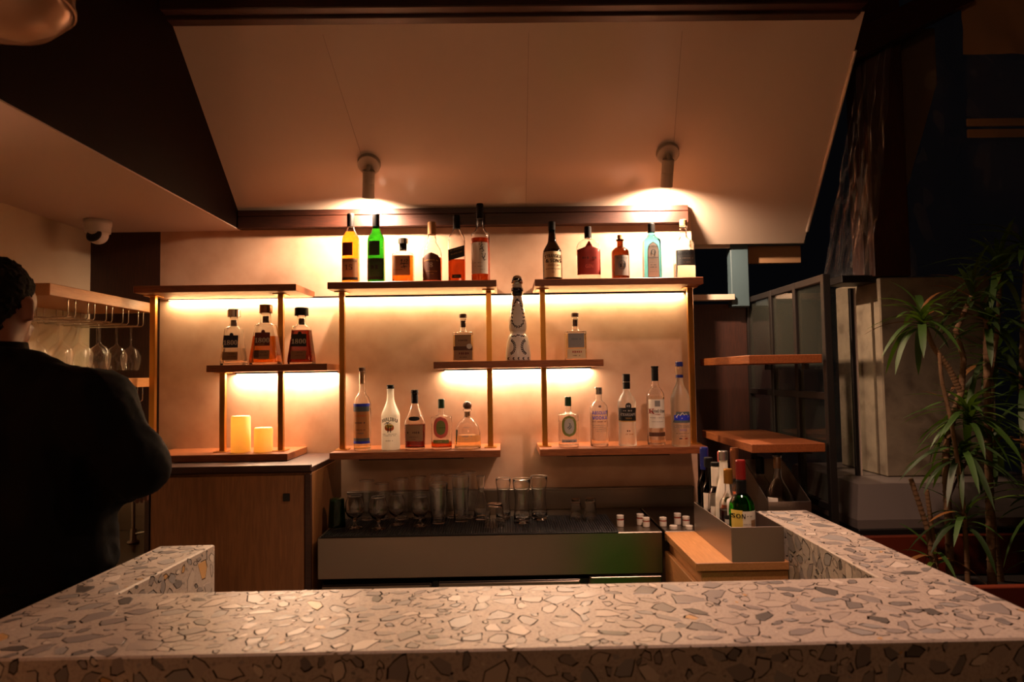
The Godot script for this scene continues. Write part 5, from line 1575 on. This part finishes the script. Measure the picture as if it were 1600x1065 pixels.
func plants() -> void:
	for q in [[1.15, 0.085], [0.75, 0.075], [0.5, 0.07], [0.95, 0.10], [0.35, 0.08]]:
		leaf_meshes.append(leaf_mesh(q[0], q[1]))
	var rng := RandomNumberGenerator.new()
	rng.seed = 5
	var t := thing("planter_box", "long reddish wooden planter box beside the terrazzo counter", "planter")
	for s in [[Vector3(1.88, 0.55, -2.10), Vector3(1.2, 0.5, 0.03)], [Vector3(1.88, 0.55, -2.74), Vector3(1.2, 0.5, 0.03)], [Vector3(1.295, 0.55, -2.42), Vector3(0.03, 0.5, 0.61)], [Vector3(2.465, 0.55, -2.42), Vector3(0.03, 0.5, 0.61)]]:
		part("board", bx(s[0], s[1], 0.003), M.planter, t)
	part("soil", bx(Vector3(1.88, 0.5, -2.42), Vector3(1.14, 0.3, 0.6), 0.0), M.soil, t)
	part("foot", bx(Vector3(1.88, 0.16, -2.42), Vector3(1.1, 0.31, 0.56), 0.0), M.planter, t)
	var G := "potted dracaenas in the planter"
	var Z := -2.5
	t = thing("dracaena_plant", "forked dracaena with two crowns and a dense low tuft", "plant", Vector3(1.607, 0.65, Z), G)
	var o := Vector3(-1.607, -0.65, -Z)
	cane(t, [Vector3(1.607, 0.64, Z) + o, Vector3(1.612, 0.9, Z) + o, Vector3(1.614, 1.171, Z) + o, Vector3(1.68, 1.376, Z) + o], 0.014, 0.011)
	cane(t, [Vector3(1.68, 1.37, Z) + o, Vector3(1.64, 1.46, Z) + o, Vector3(1.58, 1.55, Z) + o, Vector3(1.55, 1.638, Z) + o], 0.010, 0.008)
	cane(t, [Vector3(1.68, 1.37, Z) + o, Vector3(1.695, 1.5, Z) + o, Vector3(1.67, 1.60, Z) + o, Vector3(1.735, 1.727, Z) + o], 0.010, 0.008)
	rosette(t, rng, Vector3(1.545, 1.66, Z) + o, 34, 0.19, 0.9)
	rosette(t, rng, Vector3(1.74, 1.75, Z) + o, 30, 0.17, 1.1, 2)
	rosette(t, rng, Vector3(1.67, 1.31, Z + 0.05) + o, 46, 0.19, 0.75)
	rosette(t, rng, Vector3(1.64, 1.17, Z + 0.04) + o, 30, 0.19, 0.5, 2)
	t = thing("dracaena_plant", "slender single-cane dracaena with bare curved stem", "plant", Vector3(1.59, 0.65, Z + 0.09), G)
	cane(t, [Vector3(0.02, -0.01, 0), Vector3(0.02, 0.3, 0), Vector3(-0.01, 0.62, 0), Vector3(-0.04, 0.78, 0), Vector3(-0.042, 0.87, 0)], 0.009, 0.006)
	rosette(t, rng, Vector3(0.02, 0.30, 0), 16, 0.16, 0.8, 2)
	t = thing("dracaena_plant", "tall straight dracaena cane with leafy crown", "plant", Vector3(1.76, 0.65, Z), G)
	cane(t, [Vector3(0, -0.01, 0), Vector3(0.01, 0.5, 0), Vector3(0.026, 0.99, 0)], 0.015, 0.011)
	rosette(t, rng, Vector3(0.03, 1.0, 0), 30, 0.18, 0.9, 2)
	rosette(t, rng, Vector3(0.12, 1.19, -0.05), 34, 0.19, 1.0)
	cane(t, [Vector3(0.02, 0.75, 0), Vector3(0.08, 0.95, -0.02), Vector3(0.12, 1.17, -0.05)], 0.009, 0.007)
	t = thing("dracaena_plant", "broad-leaved low dracaena at the planter edge", "plant", Vector3(1.80, 0.65, Z + 0.22), G)
	cane(t, [Vector3(0, -0.01, 0), Vector3(0.01, 0.2, 0), Vector3(0.02, 0.36, 0)], 0.012, 0.010)
	rosette(t, rng, Vector3(0.02, 0.38, 0), 34, 0.23, 0.95, 0)
	rosette(t, rng, Vector3(0.05, 0.2, 0.03), 18, 0.2, 0.8, 2)
	for q in [[1.93, 1.25, 0.0, "leaning dracaena cane with feathery crown"], [2.04, 0.95, 0.10, "shorter dracaena with thick dark crown"], [1.88, 0.85, -0.12, "mid-height dracaena half hidden behind the straight cane"]]:
		t = thing("dracaena_plant", q[3], "plant", Vector3(q[0], 0.65, Z + q[2]), G)
		cane(t, [Vector3(0, -0.01, 0), Vector3(-0.03, q[1] * 0.5, 0), Vector3(0.02, q[1], 0)], 0.012, 0.008)
		rosette(t, rng, Vector3(0.02, q[1] + 0.01, 0), 32, 0.21, 0.9, 2)
		rosette(t, rng, Vector3(-0.02, q[1] * 0.62, 0.02), 24, 0.2, 0.8, 0)
	t = thing("dracaena_plant", "cut-back dracaena with two bare stubs and few leaves", "plant", Vector3(1.50, 0.65, Z + 0.05), G)
	cane(t, [Vector3(0.03, -0.01, 0), Vector3(0.0, 0.25, 0), Vector3(-0.05, 0.42, 0)], 0.009, 0.008)
	cane(t, [Vector3(0.03, 0.05, 0), Vector3(0.02, 0.22, 0), Vector3(0.005, 0.38, 0)], 0.008, 0.007)
	rosette(t, rng, Vector3(0.02, 0.16, 0), 9, 0.17, 0.7, 0)

# ---------------------------------------------------------------- person
func sdf_caps(p: Vector3, caps: Array, k: float) -> float:
	var d := 10.0
	for c in caps:
		var a: Vector3 = c[0]
		var ab: Vector3 = c[1] - a
		var s: Vector3 = c[4] if c.size() > 4 else Vector3.ONE
		var pa := (p - a) * s
		var abs_ := ab * s
		var h := clampf(pa.dot(abs_) / max(abs_.length_squared(), 1e-8), 0, 1)
		var e := (pa - abs_ * h).length() - lerpf(c[2], c[3], h)
		var m: float = max(k - absf(d - e), 0.0) / k
		d = min(d, e) - m * m * k * 0.25
	return d

func nets(lo: Vector3, hi: Vector3, cell: float, f: Callable) -> ArrayMesh:
	var n := Vector3i(((hi - lo) / cell).ceil()) + Vector3i.ONE
	var val := PackedFloat32Array()
	val.resize(n.x * n.y * n.z)
	var i := 0
	for z in n.z:
		for y in n.y:
			for x in n.x:
				val[i] = f.call(lo + Vector3(x, y, z) * cell)
				i += 1
	var sx := 1
	var sy := n.x
	var sz := n.x * n.y
	var ids := {}
	var b := MB.new()
	var off := [0, sx, sy, sx + sy, sz, sz + sx, sz + sy, sz + sx + sy]
	var edges := [[0, 1], [2, 3], [4, 5], [6, 7], [0, 2], [1, 3], [4, 6], [5, 7], [0, 4], [1, 5], [2, 6], [3, 7]]
	for z in n.z - 1:
		for y in n.y - 1:
			for x in n.x - 1:
				var at := x + y * sy + z * sz
				var inside := 0
				for k in 8:
					if val[at + off[k]] < 0.0:
						inside += 1
				if inside == 0 or inside == 8:
					continue
				var sum := Vector3.ZERO
				var c := 0
				for e in edges:
					var v0 := val[at + off[e[0]]]
					var v1 := val[at + off[e[1]]]
					if (v0 < 0.0) != (v1 < 0.0):
						var t := v0 / (v0 - v1)
						var p0 := Vector3(e[0] & 1, (e[0] >> 1) & 1, e[0] >> 2)
						var p1 := Vector3(e[1] & 1, (e[1] >> 1) & 1, e[1] >> 2)
						sum += p0.lerp(p1, t)
						c += 1
				ids[at] = b.v.size()
				b.v.append(lo + (Vector3(x, y, z) + sum / c) * cell)
	for at in ids:
		var a0 := val[at]
		for ax in 3:
			var d: int = [sx, sy, sz][ax]
			var u: int = [sy, sz, sx][ax]
			var w: int = [sz, sx, sy][ax]
			if at + d >= val.size():
				continue
			var a1 := val[at + d]
			if (a0 < 0.0) == (a1 < 0.0):
				continue
			if not (ids.has(at - u) and ids.has(at - w) and ids.has(at - u - w)):
				continue
			var q := [ids[at], ids[at - u], ids[at - u - w], ids[at - w]]
			if a0 < 0.0:
				b.idx.append_array([q[0], q[2], q[1], q[0], q[3], q[2]])
			else:
				b.idx.append_array([q[0], q[1], q[2], q[0], q[2], q[3]])
	return b.mesh(true)

func person() -> void:
	var t := thing("person", "person in black shirt seen from behind, elbow out, at the bar end", "person", Vector3(-1.36, 0, -1.98))
	# joints relative to the feet; the person faces away from the counter front
	var neck := Vector3(-0.09, 1.52, 0.0)
	var head := Vector3(-0.105, 1.685, -0.02)
	var shR := Vector3(0.19, 1.395, 0.0)
	var elR := Vector3(0.318, 1.222, 0.02)
	var wrR := Vector3(0.16, 1.12, -0.20)
	var shL := Vector3(-0.36, 1.395, 0.0)
	var elL := Vector3(-0.42, 1.20, -0.04)
	var wrL := Vector3(-0.18, 1.13, -0.24)
	var f := FastNoiseLite.new()
	f.seed = 3
	f.frequency = 6.0
	# skin: head, neck, hands in one surface
	var skin := [[head + Vector3(0, 0.035, 0.012), head + Vector3(0, 0.02, -0.015), 0.088, 0.086, Vector3(1.14, 1.0, 1.0)], [head + Vector3(0, -0.06, -0.03), head + Vector3(0, -0.075, -0.055), 0.058, 0.042], [neck + Vector3(0, -0.06, 0.0), head + Vector3(0, -0.05, 0.015), 0.064, 0.058],
		[head + Vector3(0, 0.0, -0.095), head + Vector3(0, -0.022, -0.118), 0.010, 0.014], [head + Vector3(0.084, 0.01, 0.0), head + Vector3(0.084, -0.03, -0.005), 0.013, 0.009], [head + Vector3(-0.084, 0.01, 0.0), head + Vector3(-0.084, -0.03, -0.005), 0.013, 0.009],
		[head + Vector3(-0.02, -0.055, -0.096), head + Vector3(0.02, -0.055, -0.096), 0.008, 0.008]]
	part("body", nets(head - Vector3(0.12, 0.25, 0.16), head + Vector3(0.12, 0.15, 0.14), 0.0065, func(p): return sdf_caps(p, skin, 0.03)), M.skin, t)
	for s in [-1.0, 1.0]:
		var eye := MB.new()
		var pr := []
		for k in 9:
			var a := PI * k / 8.0
			pr.append([sin(a) * 0.011, -cos(a) * 0.011])
		eye.lathe(pr, 14)
		var eo := part("eye", eye.mesh(true), M.white, t)
		eo.position = head + Vector3(0.031 * s, 0.005, -0.087)
	for w in [[wrR, -1.0], [wrL, 1.0]]:
		var at: Vector3 = w[0]
		var sd: float = w[1]
		var caps := [[at + Vector3(0, 0.01, 0.03), at + Vector3(sd * 0.01, -0.005, -0.02), 0.026, 0.026], [at + Vector3(sd * 0.005, -0.005, -0.02), at + Vector3(sd * 0.02, -0.015, -0.075), 0.027, 0.032]]
		for k in 4:
			var r0: Vector3 = at + Vector3(sd * 0.02 + (k - 1.5) * 0.019, -0.015, -0.085)
			var ln: float = [0.062, 0.074, 0.068, 0.052][k]
			var m1 := r0 + Vector3(0, -0.012, -ln * 0.55)
			caps.append([r0, m1, 0.0095, 0.0088])
			caps.append([m1, m1 + Vector3(sd * 0.003, -ln * 0.42, -ln * 0.15), 0.0088, 0.0075])
		var th: Vector3 = at + Vector3(sd * 0.045, -0.01, -0.04)
		caps.append([th, th + Vector3(sd * 0.022, -0.015, -0.035), 0.012, 0.0105])
		caps.append([th + Vector3(sd * 0.022, -0.015, -0.035), th + Vector3(sd * 0.018, -0.035, -0.055), 0.0105, 0.008])
		part("hand", nets(at - Vector3(0.11, 0.11, 0.20), at + Vector3(0.11, 0.06, 0.07), 0.0055, func(p): return sdf_caps(p, caps, 0.008)), M.skin, t)
	# hair
	var hair := [[head + Vector3(0, 0.05, 0.02), head + Vector3(0, 0.035, -0.01), 0.097, 0.092, Vector3(1.14, 1.0, 1.0)], [head + Vector3(0, -0.01, 0.05), head + Vector3(0, -0.055, 0.055), 0.066, 0.045]]
	part("hair", nets(head - Vector3(0.13, 0.14, 0.14), head + Vector3(0.13, 0.19, 0.16), 0.006, func(p):
		var face: float = (head.z - 0.045 - p.z) + (p.y - head.y - 0.06) * -0.8
		var d: float = sdf_caps(p, hair, 0.02) + f.get_noise_3dv(p * 13.0) * 0.012
		return max(d, face) if p.z < head.z - 0.02 else d), M.hair, t)
	# shirt with sleeves and collar
	var shirt := [
		[Vector3(-0.05, 1.30, 0.0), Vector3(0.0, 1.05, 0.0), 0.175, 0.180, Vector3(0.84, 1.0, 1.3)],
		[Vector3(0.0, 1.05, 0.0), Vector3(0.01, 0.955, 0.0), 0.182, 0.19, Vector3(0.84, 1.0, 1.3)],
		[shL + Vector3(0.06, -0.01, 0), shR + Vector3(-0.06, -0.01, 0), 0.085, 0.085],
		[neck + Vector3(0, -0.06, 0.01), neck + Vector3(0, 0.02, 0.008), 0.085, 0.068],
		[neck + Vector3(0.02, -0.02, 0.01), shR, 0.075, 0.085], [neck + Vector3(-0.02, -0.02, 0.01), shL, 0.075, 0.085],
		[shR, elR, 0.092, 0.072], [elR, elR.lerp(wrR, 0.92), 0.070, 0.043],
		[shL, elL, 0.085, 0.065], [elL, elL.lerp(wrL, 0.92), 0.065, 0.043]]
	part("shirt", nets(Vector3(-0.55, 0.86, -0.34), Vector3(0.48, 1.62, 0.24), 0.0125, func(p):
		var d: float = sdf_caps(p, shirt, 0.07) + 0.014 * f.get_noise_3d(p.x * 2.2, p.y * 0.9, p.z * 2.2) + 0.004 * sin(p.y * 60.0 + p.x * 14.0 + 4.0 * f.get_noise_3dv(p * 2.0)) * clampf((1.06 - p.y) * 9.0, 0, 1)
		return max(d, max(0.90 - p.y, p.y - 1.565 - 0.2 * (p.z - 0.02)))), M.shirt, t)
	var b := MB.new()
	b.loft([[0.0, 0.080, 0.078, 2.0], [0.018, 0.076, 0.074, 2.0], [0.040, 0.072, 0.070, 2.0], [0.040, 0.067, 0.065, 2.0], [0.0, 0.072, 0.070, 2.0]], 32, false, false, neck + Vector3(0, 0.022, 0.008))
	part("collar", b.mesh(true), M.shirt, t)
	var legs := [[Vector3(-0.01, 0.97, 0), Vector3(-0.01, 0.90, 0), 0.165, 0.165, Vector3(0.86, 1, 1.3)], [Vector3(0.09, 0.88, 0), Vector3(0.10, 0.50, 0.0), 0.095, 0.068], [Vector3(0.10, 0.50, 0), Vector3(0.10, 0.09, 0.02), 0.066, 0.052], [Vector3(-0.11, 0.88, 0), Vector3(-0.12, 0.50, -0.02), 0.095, 0.068], [Vector3(-0.12, 0.50, -0.02), Vector3(-0.12, 0.09, 0.0), 0.066, 0.052]]
	part("trousers", nets(Vector3(-0.28, 0.02, -0.2), Vector3(0.26, 1.0, 0.2), 0.016, func(p): return max(sdf_caps(p, legs, 0.03), max(p.y - 0.965, 0.05 - p.y))), M.trousers, t)
	for x in [[0.10, 0.02], [-0.12, 0.0]]:
		var shoe := [[Vector3(x[0], 0.042, x[1] + 0.05), Vector3(x[0], 0.035, x[1] - 0.15), 0.042, 0.035, Vector3(1, 1, 1)], [Vector3(x[0], 0.05, x[1] + 0.03), Vector3(x[0], 0.09, x[1] + 0.02), 0.045, 0.045]]
		part("shoe", nets(Vector3(x[0] - 0.07, -0.012, x[1] - 0.21), Vector3(x[0] + 0.07, 0.15, x[1] + 0.12), 0.012, func(p): return max(sdf_caps(p, shoe, 0.03), 0.002 - p.y)), M.black, t)
	b = MB.new()
	b.loft([[0.0, 0.178, 0.128, 2.2], [0.032, 0.178, 0.128, 2.2], [0.032, 0.174, 0.124, 2.2], [0.0, 0.174, 0.124, 2.2]], 40, false, false, Vector3(-0.012, 0.90, 0))
	part("belt", b.mesh(true), M.black, t)

func _ready() -> void:
	setup()
	make_materials()
	glow("spot_glow", Color(1.0, 0.85, 0.66), 10.0)
	bar_downlight()
	room_pendant()
	room()
	spot(Vector3(-0.592, 2.421, -3.032), -0.10, "white cylinder ceiling spotlight above the six whisky bottles")
	spot(Vector3(0.745, 2.446, -3.004), 0.0, "white cylinder ceiling spotlight above the five gin bottles")
	bar()
	shelves()
	cabinet()
	back_counter()
	side_station()
	left_side()
	right_side()
	person()
	upper_bottles()
	middle_bottles()
	lower_bottles()
